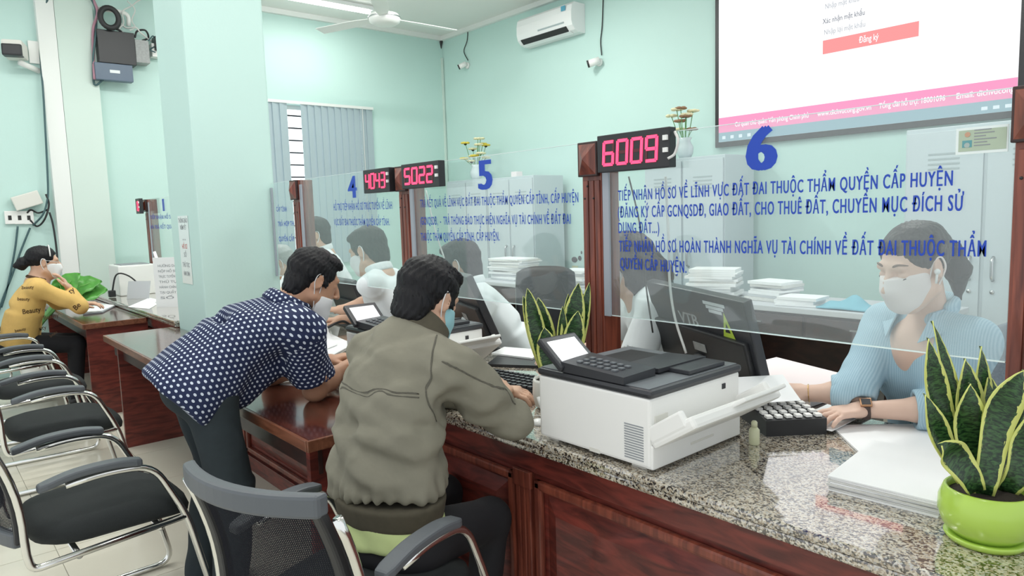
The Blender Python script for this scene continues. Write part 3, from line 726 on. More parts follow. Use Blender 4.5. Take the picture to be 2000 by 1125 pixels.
# fluorescent tubes: one in view, the rest unseen, added to light the room
def tube_light(x, y, label, grp='fluorescent ceiling tubes'):
    t = thing('fluorescent_light', label, 'ceiling light', (x, y, ZC - 0.001), group=grp)
    B().box(-0.05, 0.05, -0.62, 0.62, -0.05, 0, 0.006).build('housing', 'white_gloss', t)
    B().tube([(0, -0.59, -0.075), (0, 0.59, -0.075)], 0.018, 12).build('tube', 'tube_glow', t)
    ld = bpy.data.lights.new('tube_lamp', 'AREA'); ld.shape = 'RECTANGLE'; ld.size = 0.06; ld.size_y = 1.18; ld.energy = 11 if x < XL + 1.2 else (38 if y > 3 else (40 if y > 2.15 else (28 if y > 2 else 20))); ld.color = (1.0, 0.99, 0.95)
    lo = bpy.data.objects.new('tube_lamp', ld); COL.objects.link(lo); lo.parent = t; lo.location = (0, 0, -0.10)
for i, (x, y) in enumerate(((-7.85, 4.0), (-5.5, 4.3), (-1.6, 4.1), (-6.6, 0.2), (-3.4, 0.2), (-0.4, 0.0), (-6.2, 2.2), (-3.0, 2.1))):
    tube_light(x, y, 'bright fluorescent tube on the ceiling behind the fan' if i == 0 else 'unseen fluorescent tube added to light the service hall')

# ------------------------------------------------------------------ left wall electrics
def on_wall(px, py, off=0.0): v = onx(px, py, XL); return np.array([XL + off, v[1], v[2]])
rk = thing('network_recorder', 'black flat network box fixed high on the left wall', 'network box', (0, 0, 0))
def wallbox(t, name, x0, y0, x1, y1, dep, m, off=0.0, bev=0.006):
    a = on_wall(x0, y1); b = on_wall(x1, y0)
    return B().box(XL + 0.092 + off if a[1] < 1.69 else XL + off + 0.004, XL + off + dep + 0.092, a[1], b[1], a[2], b[2], bev).build(name, m, t)
wallbox(rk, 'case', 187, 72, 254, 127, 0.07, 'black_plastic', 0.02)
for k in range(7): wallbox(rk, 'port', 213 + k * 4.3, 70, 215.5 + k * 4.3, 79, 0.02, 'white_plastic', 0.05, 0.001)
r2 = thing('router', 'slate-blue flat router below the black network box on the left wall', 'router', (0, 0, 0))
wallbox(r2, 'case', 180, 134, 250, 160, 0.10, 'device_blue', 0.0)
wallbox(r2, 'logo', 207, 144, 226, 148, 0.002, 'letter_white', 0.10, 0)
tag(wallbox(None, 'power_supply', 259, 86, 282, 127, 0.08, 'device_grey'), 'grey slotted power supply right of the black network box', 'power supply')
ad = thing('plug_adapter', 'black plug adapter in a white socket beside the grey power supply', 'adapter', (0, 0, 0))
wallbox(ad, 'socket', 292, 90, 307, 114, 0.03, 'white_plastic', 0)
wallbox(ad, 'plug', 296, 78, 306, 103, 0.06, 'black_plastic', 0.03)
sh = thing('cable_bracket', 'white angled shelf bracket behind the cable tangle on the left wall', 'bracket', (0, 0, 0))
B().tube(bend([on_wall(186, 22, 0.12), on_wall(222, 27, 0.13), on_wall(246, 33, 0.12), on_wall(247, 55, 0.10)], 0.05), 0.022, 8).build('rail', 'white_plastic', sh)
cb = [on_wall(205, 44, 0.22) + 0.085 * np.array([0, math.cos(t), 0]) + np.array([0, 0, 0.10 * math.sin(t)]) for t in np.linspace(0, 2 * math.pi, 24, endpoint=False)]
tag(B().tube(cb, 0.028, 8, closed=True).build('cable_coil', 'cable_black'), 'coil of black cable hanging in the cable tangle', 'cable coil')
wires = [('cable_pink', [(172, -4), (184, 30), (178, 60), (177, 105), (178, 160)], 0.014, 'pinkish cable bundle running down left of the network box'),
         ('cable_green', [(166, -4), (180, 20), (184, 45), (180, 80), (176, 120), (180, 168), (196, 160)], 0.010, 'dark blue-green cable looping below the router'),
         ('cable_white', [(300, -3), (270, 4), (250, 18), (232, 30), (236, 50), (228, 62), (240, 74)], 0.008, 'pale cable sweeping down from the ceiling into the tangle'),
         ('cable_white', [(222, 40), (240, 58), (258, 60), (268, 70), (290, 84)], 0.008, 'pale cable crossing from the tangle to the socket'),
         ('cable_black', [(258, 78), (262, 66), (276, 66), (284, 78), (272, 84)], 0.010, 'black lead looping above the grey power supply'),
         ('cable_black', [(198, 72), (210, 62), (228, 66), (240, 80)], 0.012, 'black lead arching over the network box'),
         ('cable_white', [(243, 8), (256, 26), (252, 44), (258, 58), (246, 66)], 0.006, 'thin pale wire knotted right of the coil'),
         ('cable_green', [(282, 86), (292, 76), (298, 92), (286, 102), (296, 108)], 0.007, 'dark lead twisted around the plug adapter')]
for i, (m, pts, r, lab) in enumerate(wires):
    tag(B().tube(bez([on_wall(x, y, 0.14 + 0.03 * math.sin(k * 2 + i)) for k, (x, y) in enumerate(pts)], 30), r, 6).build('wall_cable', m), lab, 'cable')
ou = thing('wall_socket', 'row of white wall sockets on the left wall behind the woman in yellow', 'socket', (0, 0, 0))
for (x0, x1) in ((10, 27), (29, 46), (47, 64)):
    a = on_wall(x0, 438); b = on_wall(x1, 412)
    pl = B().box(XL + 0.001, XL + 0.03, a[1], b[1], a[2], b[2], 0.004).build('plate', 'white_plastic', ou)
    c = (a + b) / 2
    B().box(XL + 0.03, XL + 0.033, c[1] - 0.014, c[1] + 0.014, c[2] - 0.025, c[2] + 0.02).build('hole', 'cable_black', pl)
rt = thing('wireless_router', 'tilted cream wireless router above the wall sockets', 'router', (0, 0, 0))
c = on_wall(51, 392, 0.06); th = R_(-18)
B().obox(c, (1, 0, 0), (0, math.cos(th), -math.sin(th)), (0, math.sin(th), math.cos(th)), 0.03, 0.12, 0.07, 0.01).build('case', 'cream_plastic', rt)
for m, pts, lab in (('cable_green', [(92, -4), (76, 60), (82, 200), (90, 360), (88, 395), (80, 420), (64, 440)], 'long dark cable running down beside the white trunking'),
                    ('cable_black', [(86, 380), (92, 400), (84, 428), (72, 442), (58, 430)], 'tangle of dark leads right of the wall sockets'),
                    ('cable_black', [(90, 410), (74, 416), (60, 410), (52, 416)], 'short dark lead under the tilted router'),
                    ('cable_green', [(58, 445), (40, 490), (22, 540), (6, 580), (-4, 610)], 'dark cable slanting down left from the sockets'),
                    ('cable_green', [(34, 442), (28, 490), (14, 560), (2, 600)], 'thinner dark cable slanting down beside the other'),
                    ('cable_black', [(93, 415), (100, 440), (107, 490), (110, 545)], 'thin black wire running down the white trunking')):
    tag(B().tube(bez([on_wall(x, y, 0.03 if x < 78 else 0.12) for x, y in pts], 30), 0.009, 6).build('wall_cable', m), lab, 'cable')
tag(B().lathe([(0.05, 0), (0.05, 0.03), (0.02, 0.04)], (0, 0, 0), 16).build('wall_fitting', 'cable_black'), 'small dark fitting on the wall edge left of post 1', 'fitting')
bpy.data.objects['wall_fitting'].matrix_world = Matrix.Translation(on_wall(202, 428, 0.001)) @ Matrix.Rotation(R_(90), 4, 'Y')

# ================================================================== staff side furniture
def cabinet(x0, x1, y0, z1, label, doors=2):
    c = thing('steel_cabinet', label, 'cabinet', ((x0 + x1) / 2, y0, 0))
    w_ = (x1 - x0) / 2
    B().box(-w_, w_, 0.012, 0.5, 0.0, z1, 0.006).build('body', 'cabinet', c)
    dw = 2 * w_ / doors
    for k in range(doors):
        d = B().box(-w_ + k * dw + 0.012, -w_ + (k + 1) * dw - 0.012, -0.004, 0.011, 0.10, z1 - 0.03, 0.004).build('door', 'cabinet', c)
        hx = -w_ + (k + 1) * dw - 0.07 if k % 2 == 0 else -w_ + k * dw + 0.07
        B().tube(bend([(hx, -0.004, 0.93), (hx, -0.035, 0.95), (hx, -0.035, 1.07), (hx, -0.004, 1.09)], 0.015), 0.011, 8).build('handle', 'steel', d)
        B().lathe([(0.014, 0), (0.014, 0.008)], (0, 0, 0), 12).build('lock', 'steel', d).matrix_basis = Matrix.Translation((hx, -0.004, 0.85)) @ Matrix.Rotation(R_(90), 4, 'X')
        v = B(); cx = -w_ + (k + 0.5) * dw
        for j in range(4): v.box(cx - 0.10, cx + 0.10, -0.0065, -0.0035, z1 - 0.30 + j * 0.035, z1 - 0.288 + j * 0.035)
        v.build('vent', 'cabinet_seam', d)
    return c
CYF = 5.6
cabinet(-7.80, -6.95, CYF, 1.93, 'grey steel cabinet left of the pair behind the number 5 screen')
cabinet(-6.93, -6.08, CYF, 1.92, 'grey steel cabinet right of the pair behind the number 5 screen')
cabinet(-4.45, -3.55, CYF, 1.955, 'grey steel cabinet with the vase behind the 6009 display')
cabinet(ony(1768, 300, CYF)[0], ony(1768, 300, CYF)[0] + 1.02, CYF, 2.0, 'pale steel two-door cabinet behind the woman in the blue shirt')
def bouquet(loc, label, kind):
    t = thing('flower_vase', label, 'vase', loc)
    B().lathe([(0.05, 0), (0.075, 0.05), (0.08, 0.11), (0.05, 0.17), (0.065, 0.20)], (0, 0, 0), 20).build('vase', 'vase', t)
    rr = random.Random(5 if kind else 9)
    for k in range(14 if kind else 9):
        a = rr.random() * 6.28; r = 0.04 + 0.12 * rr.random(); z = 0.24 + 0.30 * rr.random()
        p = np.array([r * math.cos(a), r * math.sin(a), z])
        B().tube(bez([(0, 0, 0.15), (p[0] * 0.4, p[1] * 0.4, 0.2), p], 8), 0.004, 5).build('stem', 'stem', t)
        b_ = B(); n = 5
        for i in range(n):
            an = 2 * math.pi * i / n + a
            q = p + 0.035 * np.array([math.cos(an), math.sin(an), 0.3])
            b_.sphere(q, 0.02, 8, (0.030, 0.030, 0.014))
        b_.build('blossom', ('petal_cream' if k % 3 else 'flower_yellow') if kind else ('petal_brown' if k % 2 else 'petal_cream'), t)
        if kind and k % 4 == 0: B().sphere(p, 0.022, 8).build('blossom_centre', 'flower_dark', t)
    return t
a = ony(930, 340, 5.8); bouquet((a[0], 5.8, 1.932), 'vase of cream flowers on the cabinet behind the number 5', 1)
a = ony(1338, 300, 5.8); bouquet((a[0], 5.8, 1.957), 'pale vase with small brown flowers on the cabinet behind the 6009 display', 0)
B().box(-0.05, 0.05, -0.05, 0.05, 0, 0.07, 0.004).build('small_box', 'paper_pink').location = (ony(1009, 330, 5.8)[0], 5.8, 1.921)
tag(bpy.data.objects['small_box'], 'small pink box on top of the cabinet behind the number 5', 'box')
# back table
tbk = thing('back_table', 'long dark wooden table carrying paper piles near the back wall', 'table', (0, 0, 0))
tx0, tx1, ty0, ty1 = -6.2, -1.55, 4.72, 5.42
B().box(tx0, tx1, ty0, ty1, 0.72, 0.76, 0.006).build('table_top', 'paper_grey', tbk)  # dark wood top coloured light grey, its reflected light put into the colour
B().box(tx0 + 0.02, tx1 - 0.02, ty0 + 0.02, ty0 + 0.04, 0.54, 0.72).build('apron', 'wood_dark', tbk)
n = 6; dw = (tx1 - tx0 - 0.08) / n
for k in range(n):
    d = B().box(tx0 + 0.05 + k * dw, tx0 + 0.02 + (k + 1) * dw, ty0 + 0.002, ty0 + 0.02, 0.56, 0.70, 0.004).build('drawer', 'wood_dark', tbk)
    c = tx0 + 0.035 + (k + 0.5) * dw
    B().box(c - 0.06, c + 0.06, ty0 - 0.012, ty0 + 0.002, 0.635, 0.645).build('drawer_pull', 'steel', d)
B().box(tx0 + 0.03, tx1 - 0.03, ty1 - 0.04, ty1 - 0.02, 0.02, 0.72).build('back_panel', 'wood_dark', tbk)
for x in (tx0 + 0.05, (tx0 + tx1) / 2 - 0.4, (tx0 + tx1) / 2 + 0.7, tx1 - 0.05): B().box(x - 0.03, x + 0.03, ty0 + 0.04, ty1 - 0.02, 0, 0.72).build('leg', 'wood_dark', tbk)
def pile(loc, w_, d_, h_, label, n=None, m='paper', seed=0, rz=0.0, spread=0.02):
    t = thing('paper_stack', label, 'paper stack', loc, rz)
    rr = random.Random(seed); n = n or max(3, int(h_ / 0.018)); z = 0
    for k in range(n):
        hh = h_ / n * (0.6 + 0.8 * rr.random()); an = (rr.random() - 0.5) * 0.25
        c, s = math.cos(an), math.sin(an); ox, oy = (rr.random() - 0.5) * spread * 2, (rr.random() - 0.5) * spread * 2
        B().obox((ox, oy, z + hh / 2), (c, s, 0), (-s, c, 0), (0, 0, 1), w_ / 2 * (0.9 + 0.1 * rr.random()), d_ / 2 * (0.9 + 0.1 * rr.random()), hh / 2 - 0.0006, 0.0).build('bundle', m if k == n - 1 or rr.random() < 0.6 else ('paper_edge' if rr.random() < 0.7 else 'paper_grey'), t)
        z += hh
    return t
p = onz(1408, 575, 0.762); pile((p[0], 5.0, 0.762), 0.40, 0.28, 0.22, 'tall tied pile of papers on the back table above the dark monitor', seed=1, rz=0.3)
p = onz(1530, 580, 0.762); pile((p[0] + 0.02, 5.05, 0.762), 0.32, 0.26, 0.13, 'medium pile of papers on the back table left of the woman in blue', seed=2, rz=-0.2)
p = onz(1610, 585, 0.762); pile((p[0], 4.88, 0.762), 0.30, 0.24, 0.06, 'low spread of papers on the back table just left of the woman in blue', seed=3, rz=0.15, spread=0.03)
p = onz(1000, 545, 0.762); pile((p[0] + 0.02, 5.05, 0.762), 0.5, 0.32, 0.24, 'pile of papers on the back table behind the seated man at number 5', seed=4)
p = onz(1118, 560, 0.762); pile((p[0], 4.95, 0.762), 0.36, 0.30, 0.16, 'pile of papers on the back table just left of the number 6 post', seed=5, rz=0.1)
cl = B()
g = []
n = 14
for i in range(n):
    for j in range(n):
        u, v = i / (n - 1) - 0.5, j / (n - 1) - 0.5
        g.append((u * 0.34, v * 0.26, 0.012 + 0.09 * max(0, 1 - (2 * u) ** 2 - (2 * v) ** 2) * (0.7 + 0.3 * math.sin(9 * u + 4 * v))))
cl.add(g, [(i * n + j, i * n + j + 1, (i + 1) * n + j + 1, (i + 1) * n + j) for i in range(n - 1) for j in range(n - 1)], True)
o = cl.build('folded_cloth', 'cloth_blue'); p = onz(1688, 590, 0.762); o.location = (p[0] + 0.05, 4.90, 0.764); md = o.modifiers.new('s', 'SOLIDIFY'); md.thickness = 0.01
tag(o, 'rumpled blue cloth on the back table beside the head of the woman in blue', 'cloth')
yn = B().box(-0.05, 0.05, 0, 0.002, -0.05, 0.05).build('yellow_note', 'candle'); q = ony(1123, 527, YB - 0.003); yn.location = (q[0], YB - 0.004, q[2])
tag(yn, 'small yellow note stuck on the back wall left of the number 6 post', 'note')
wm = B().sphere((0, 0, 0), 0.03, 8, (0.05, 0.006, 0.035)).sphere((0.09, 0, 0.02), 0.03, 8, (0.03, 0.006, 0.03)).sphere((0.12, 0, 0.09), 0.01, 8, (0.012, 0.006, 0.02)).build('wall_decal', 'cable_black'); q = ony(1122, 507, YB - 0.005); wm.location = (q[0], YB - 0.006, q[2])
tag(wm, 'small black marks on the back wall above the yellow note', 'decal')

# staff chairs
def office_chair(loc, rz, m, label, w_=0.25, top=1.02):
    t = thing('office_chair', label, 'chair', loc, rz)
    B().box(-w_, w_, -0.25, 0.25, 0.42, 0.50, 0.03).build('seat', m, t)
    bm = bmesh.new(); bmesh.ops.create_grid(bm, x_segments=12, y_segments=12, size=1)
    for v in bm.verts:
        u, s = v.co.x, v.co.y
        edge = 1 - 0.06 * max(0, abs(s) - 0.6) / 0.4
        v.co = Vector((u * w_ * edge, -0.27 + 0.05 * u * u - 0.05 * (s + 1) / 2, 0.52 + (top - 0.52) * (s + 1) / 2 - 0.04 * (u ** 4) * (1 if s > 0.9 else 0)))
    o = B().bm(bm, True).build('backrest', m, t); md = o.modifiers.new('s', 'SOLIDIFY'); md.thickness = 0.05; md.offset = 0
    B().tube([(0, 0, 0.10), (0, 0, 0.42)], 0.03, 12).build('gas_stem', 'steel', t)
    B().obox((0, -0.26, 0.48), (1, 0, 0), (0, 1, 0), (0, 0, 1), 0.04, 0.02, 0.08).build('back_bracket', 'black_plastic', t)
    for k in range(5):
        a = 2 * math.pi * k / 5; e = (0.27 * math.cos(a), 0.27 * math.sin(a), 0.07)
        l_ = B().tube([(0, 0, 0.11), e], [0.03, 0.018], 8).build('leg', 'black_plastic', t)
        B().sphere((e[0], e[1], 0.03), 0.03, 10).build('caster', 'black_plastic', l_)
    return t
office_chair((-0.66, 2.86, 0), R_(162), 'grey_fabric', 'grey fabric office chair behind the woman in the blue shirt', 0.26, 1.04)
office_chair((-3.62, 3.35, 0), R_(215), 'black_plastic', 'black office chair with wide back behind the number 5 screen', 0.22, 1.09)
office_chair((-3.95, 2.75, 0), R_(180), 'black_fabric', 'black office chair under the masked man at number 4', 0.24, 0.98)

sd = thing('staff_desk', 'low dark staff desk holding pinkish papers behind the calculator', 'desk', (0, 0, 0))
B().box(-1.62, -1.12, 2.36, 2.95, 0.745, 0.775, 0.004).build('desk_top', 'wood_dark', sd)
for x in (-1.60, -1.14): B().box(x - 0.015, x + 0.015, 2.38, 2.93, 0, 0.745).build('end_panel', 'wood_dark', sd)
# ================================================================== equipment on the counter
def monitor(TL, TR, BR, label, brand):
    TL, TR, BR = (np.array(q, float) for q in (TL, TR, BR))
    t = thing('computer_monitor', label, 'monitor', (0, 0, 0))
    ux = TR - TL; W = np.linalg.norm(ux); ux /= W
    dz = BR - TR; dz -= ux * (dz @ ux); H = np.linalg.norm(dz); uz = -dz / H
    un = np.cross(uz, ux); un /= np.linalg.norm(un)     # points to the staff side (+y)
    if un[1] < 0: un = -un
    c = TL + ux * W / 2 - uz * H / 2
    B().obox(c + un * 0.012, ux, un, uz, W / 2, 0.018, H / 2, 0.006).build('shell', 'dark_plastic', t)
    B().obox(c + un * 0.031, ux, un, uz, W / 2 - 0.015, 0.001, H / 2 - 0.015).build('screen', 'lcd_grey', t)
    B().obox(c - un * 0.014 - uz * H * 0.22, ux, un, uz, W * 0.46, 0.012, H * 0.26, 0.008).build('rear_bulge', 'black_plastic', t)
    B().obox(c - un * 0.028 - uz * H * 0.16 + ux * W * 0.02, ux, un, uz, W * 0.06, 0.001, H * 0.05).build('rating_label', 'device_grey', t)
    foot = c - uz * H * 0.5 - un * 0.01
    B().tube([c - uz * H * 0.25 - un * 0.03, (foot[0], foot[1], ZT + 0.012)], 0.022, 10).build('stand', 'black_plastic', t)
    B().obox((foot[0], foot[1], ZT + 0.008), (ux[0], ux[1], 0), (-ux[1], ux[0], 0), (0, 0, 1), 0.12, 0.09, 0.0065, 0.004).build('foot', 'black_plastic', t)
    if brand:
        me = text_mesh('brand', 'VTB', 0.02); a = mverts(me); a -= a.mean(0)
        sc_ = 0.068
        setverts(me, np.array([c - un * 0.0075 + uz * H * 0.14 - ux * W * 0.04 + ux * v[0] * sc_ + uz * v[1] * sc_ for v in a])); me.materials.clear()
        link('brand', me, 'letter_white', t)
        B().add([c - un * 0.0075 + ux * (W * 0.30 + u * 0.034) + uz * (H * 0.16 + v * 0.05) for u, v in ((-1, -0.9), (1, -0.9), (0, 1.1))], [(0, 1, 2)]).build('warning_sticker', 'sticker_yellow', t, False)
        B().add([c - un * 0.0085 + ux * (W * 0.30 + u * 0.014) + uz * (H * 0.145 + v * 0.018) for u, v in ((-1, -0.9), (1, -0.9), (0, 1.1))], [(0, 1, 2)]).build('warning_mark', 'ink', t, False)
        b_ = B()
        for k in range(3): b_.obox(c - un * 0.0072 + ux * W * (0.22 + 0.0 * k) + uz * (H * (0.40 - 0.045 * k)), ux, un, uz, W * (0.10 - 0.02 * k), 0.0006, 0.006)
        b_.build('sticker_text', 'letter_white', t)
    return t
monitor((-1.79, 2.26, 1.205), (-1.22, 2.045, 1.185), at(1486, 760, 2.38) , 'black monitor seen from behind with VTB lettering and yellow warning sticker', True)
TR5 = ony(912, 541, 2.01); BR5 = TR5 + np.array([-0.03, 0.16, -0.33])
monitor(TR5 + np.array([-0.52, 0.18, 0.0]), TR5, BR5, 'black monitor seen from behind in front of the white-shirted man at number 5', False)
TR4 = ony(688, 550, 2.10); BR4 = TR4 + np.array([-0.02, 0.09, -0.27])
monitor(TR4 + np.array([-0.46, 0.06, 0.0]), TR4, BR4, 'dark grey monitor seen from behind just right of the polka-dot man', False)

def printer(loc, label):
    t = thing('laser_printer', label, 'printer', loc)
    W, D, H = 0.43, 0.435, 0.205
    B().box(0, W, 0, D, 0.012, H, 0.008).build('body', 'white_plastic', t)
    for u, v in ((0.02, 0.06), (W - 0.08, W - 0.03)): B().box(u, v, 0.02, D - 0.02, 0, 0.012).build('foot', 'cream_plastic', t)
    B().box(W - 0.02, W + 0.006, 0.004, D - 0.004, 0.010, 0.076, 0.004).build('paper_drawer', 'white_plastic', t)
    B().box(W + 0.0055, W + 0.008, D * 0.40, D * 0.66, 0.040, 0.047, 0.001).build('drawer_grip', 'cream_plastic', t)
    B().box(-0.004, W + 0.008, -0.004, D + 0.004, H, H + 0.024, 0.012).build('top_cover', 'dark_plastic', t)
    B().box(0.006, W - 0.006, 0.006, D - 0.006, H + 0.0235, H + 0.0260, 0.001).build('top_plate', 'grey_plastic', t)
    B().box(0.05, 0.30, 0.155, 0.385, H + 0.0262, H + 0.0272).build('output_well', 'cable_black', t)
    c = B()
    c.add([(0.20, 0.15, H + 0.028), (0.345, 0.15, H + 0.032), (0.345, 0.385, H + 0.032), (0.20, 0.385, H + 0.028), (0.20, 0.15, H + 0.036), (0.345, 0.15, H + 0.044), (0.345, 0.385, H + 0.044), (0.20, 0.385, H + 0.036)],
          [(3, 2, 1, 0), (4, 5, 6, 7), (0, 1, 5, 4), (1, 2, 6, 5), (2, 3, 7, 6), (3, 0, 4, 7)])
    c.build('output_flap', 'dark_plastic', t)
    B().box(0.33, 0.415, 0.20, 0.38, H + 0.027, H + 0.040, 0.003).build('front_flap', 'dark_plastic', t)
    # control panel along the public edge
    cp = B().add([(0.10, -0.004, H + 0.026), (0.345, -0.004, H + 0.026), (0.345, 0.135, H + 0.026), (0.10, 0.135, H + 0.026), (0.10, -0.004, H + 0.056), (0.345, -0.004, H + 0.046), (0.345, 0.135, H + 0.050), (0.10, 0.135, H + 0.062)],
                 [(3, 2, 1, 0), (4, 5, 6, 7), (0, 1, 5, 4), (1, 2, 6, 5), (2, 3, 7, 6), (3, 0, 4, 7)]).build('control_panel', 'dark_plastic', t)
    kb = B()
    for i in range(6):
        for j in range(3):
            x = 0.15 + i * 0.027; y = 0.03 + j * 0.028; z = H + 0.0585 - (x - 0.10) / 0.245 * 0.011 + (y / 0.135) * 0.005
            kb.box(x - 0.008, x + 0.008, y - 0.007, y + 0.007, z - 0.002, z + 0.002)
    kb.build('keys', 'grey_plastic', cp)
    ang = R_(38); ex = np.array([math.cos(ang), 0, -math.sin(ang)]); ez = np.array([math.sin(ang), 0, math.cos(ang)])
    cc = np.array([0.065, 0.062, H + 0.072])
    dp = B().obox(cc, ex, (0, 1, 0), ez, 0.062, 0.078, 0.010, 0.005).build('display_head', 'dark_plastic', t)
    B().obox(cc + ez * 0.0105, ex, (0, 1, 0), ez, 0.042, 0.060, 0.0008).build('display', 'lcd', dp)
    v = B()
    for k in range(14): v.box(W - 0.088, W - 0.022, -0.0012, 0.001, 0.028 + k * 0.0072, 0.0312 + k * 0.0072)
    v.build('side_vent', 'ink_grey', t)
    B().box(0.21, 0.25, -0.001, 0.004, 0.012, 0.024).build('foot_notch', 'cream_plastic', t)
    # open multipurpose tray
    a2 = R_(33); tx = np.array([math.cos(a2), 0, math.sin(a2)]); tz = np.array([-math.sin(a2), 0, math.cos(a2)])
    hp = np.array([W + 0.004, D / 2, 0.085])
    tr = B().obox(hp + tx * 0.075, tx, (0, 1, 0), tz, 0.080, D / 2 - 0.004, 0.017, 0.010).build('front_tray', 'white_plastic', t)
    for sgn in (-1, 1): B().obox(hp + tx * 0.065 + tz * 0.02 + np.array([0, sgn * (D / 2 - 0.012), 0]), tx, (0, 1, 0), tz, 0.066, 0.010, 0.022, 0.006).build('tray_side', 'white_plastic', tr)
    B().obox(hp + tx * 0.165 + tz * 0.006 + np.array([0, 0.075, 0]), tx, (0, 1, 0), tz, 0.035, D / 2 - 0.11, 0.006, 0.004).build('tray_extension', 'white_plastic', tr)
    B().obox(hp + tx * 0.10 + tz * 0.0135 + np.array([0, 0.05, 0]), tx, (0, 1, 0), tz, 0.012, 0.10, 0.0015).build('tray_slot', 'ink_grey', tr)
    B().box(W - 0.002, W + 0.003, 0.02, 0.075, 0.10, 0.155, 0.001).build('tray_hinge_recess', 'cream_plastic', t)
    B().box(W - 0.004, W + 0.0025, D - 0.095, D - 0.078, 0.168, 0.184, 0.001).build('power_button', 'ink', t)
    return t
printer((-1.572, 1.450, ZT), 'white laser printer with open front tray nearest the camera, under the 6009 display')
printer((-2.83, 1.450, ZT), 'white laser printer half hidden behind the man in the khaki jacket')

def keyboard(loc, rz, label, name='keyboard', W=0.40, D=0.14, nx=14, ny=5, keym='letter_white', cat='keyboard', hz=0.0):
    t = thing(name, label, cat, loc, rz)
    B().add([(-W / 2, -D / 2, 0), (W / 2, -D / 2, 0), (W / 2, D / 2, 0), (-W / 2, D / 2, 0), (-W / 2, -D / 2, 0.02 + hz), (W / 2, -D / 2, 0.02 + hz), (W / 2, D / 2, 0.034 + hz), (-W / 2, D / 2, 0.034 + hz)],
            [(3, 2, 1, 0), (4, 5, 6, 7), (0, 1, 5, 4), (1, 2, 6, 5), (2, 3, 7, 6), (3, 0, 4, 7)]).build('case', 'black_plastic', t)
    me = B().box(-W / nx * (0.38 if not hz else 0.30), W / nx * (0.38 if not hz else 0.30), -D / ny * 0.30, D / ny * 0.30, 0, 0.009, 0.0015).mesh('key'); me.materials.append(M[keym])
    for i in range(nx):
        for j in range(ny):
            y = -D / 2 + (j + 0.55) * D / (ny + 0.1); k = link('key', me, None, t)
            k.location = (-W / 2 + (i + 0.5) * W / nx * 0.98, y, 0.021 + hz + 0.014 * (y + D / 2) / D)
    return t
ka = onz(1535, 822, ZT + 0.02)
keyboard((-1.115, 2.085, ZT), R_(52), 'chunky black desk calculator with white keys under the woman\'s hand', 'desk_calculator', 0.19, 0.23, 6, 6, 'white_plastic', cat='calculator', hz=0.030)
keyboard((-2.12, 1.83, ZT), R_(8), 'black keyboard beside the hands of the khaki-jacket man', 'keyboard', 0.40, 0.14, 14, 5, 'dark_plastic')
keyboard((-3.30, 1.98, ZT), R_(0), 'black keyboard behind the white printer near the polka-dot man', 'keyboard', 0.38, 0.14, 14, 5, 'dark_plastic')

# papers
def sheets(name, pts, z, m, label, th=0.006, cat='papers', curl=0.0):
    """a flat sheaf with the given footprint; the last edge may curl up"""
    n = len(pts); b_ = B()
    if n == 4 and curl:
        k = 8; top = []; p = [np.array([q[0], q[1], 0.0]) for q in pts]
        for i in range(k + 1):
            t = i / k
            for s in range(2):
                e = p[0] * (1 - t) + p[3] * t if s == 0 else p[1] * (1 - t) + p[2] * t
                e = e + np.array([0, 0, z + th + curl * max(0, t - 0.55) ** 2 * 5]); top.append(e)
        vs = top + [v - np.array([0, 0, th]) for v in top]; o = 2 * (k + 1)
        fs = [(2 * i, 2 * i + 1, 2 * i + 3, 2 * i + 2) for i in range(k)] + [(o + 2 * i, o + 2 * i + 2, o + 2 * i + 3, o + 2 * i + 1) for i in range(k)]
        fs += [(2 * i, 2 * i + 2, o + 2 * i + 2, o + 2 * i) for i in range(k)] + [(2 * i + 1, o + 2 * i + 1, o + 2 * i + 3, 2 * i + 3) for i in range(k)] + [(0, o, o + 1, 1), (2 * k, 2 * k + 1, o + 2 * k + 1, o + 2 * k)]
        b_.add(vs, fs)
    else:
        b_.prism([(q[0], q[1]) for q in pts], z, z + th, 'z')
    return tag(b_.build(name, m), label, cat)
def zpts(px, z): return [onz(x, y, z)[:2] for x, y in px]
stp = thing('document_stack', 'thick stack of white forms on the granite left of the green pot', 'paper stack', (0, 0, 0))
base = [np.array(q) for q in zpts([(1618, 958), (1832, 1012), (1905, 925), (1705, 885)], ZT)]
cen = sum(base) / 4
rr = random.Random(3)
for k in range(8):
    pts = [cen + (q - cen) * (1 + 0.012 * (rr.random() - 0.5)) + np.array([(rr.random() - 0.5) * 0.008, (rr.random() - 0.5) * 0.008]) for q in base]
    B().prism([tuple(q) for q in pts], ZT + 0.0005 + k * 0.0047, ZT + 0.0045 + k * 0.0047, 'z').build('sheaf', 'paper' if k == 7 else ('paper_edge' if k % 2 else 'paper'), stp)
sheets('open_form', zpts([(1682, 884), (1850, 884), (1852, 825), (1622, 828)], ZT + 0.01), ZT + 0.001, 'paper', 'open white form under the forearm of the woman in blue', 0.006)
sheets('pink_form', [(-1.58, 2.42), (-1.16, 2.38), (-1.14, 2.70), (-1.54, 2.84)], 0.776, 'paper_pink', 'pale pinkish papers spread behind the calculator', 0.055)
sheets('loose_sheet', zpts([(1545, 818), (1625, 838), (1700, 800), (1640, 775)], ZT + 0.02), ZT + 0.012, 'paper', 'white sheet lying under the fingers beside the calculator', 0.002)
ph = B().add([(-0.10, -0.07, 0), (0.10, -0.07, 0), (0.11, 0.07, 0.05), (-0.09, 0.07, 0.05)], [(0, 1, 2, 3)]).build('held_sheet', 'paper')
ph.location = (-1.165, 2.05, 0.88); ph.rotation_euler = (0, 0, R_(55)); md = ph.modifiers.new('s', 'SOLIDIFY'); md.thickness = 0.0015
tag(ph, 'white sheet lifted in the right hand of the woman in blue', 'paper')
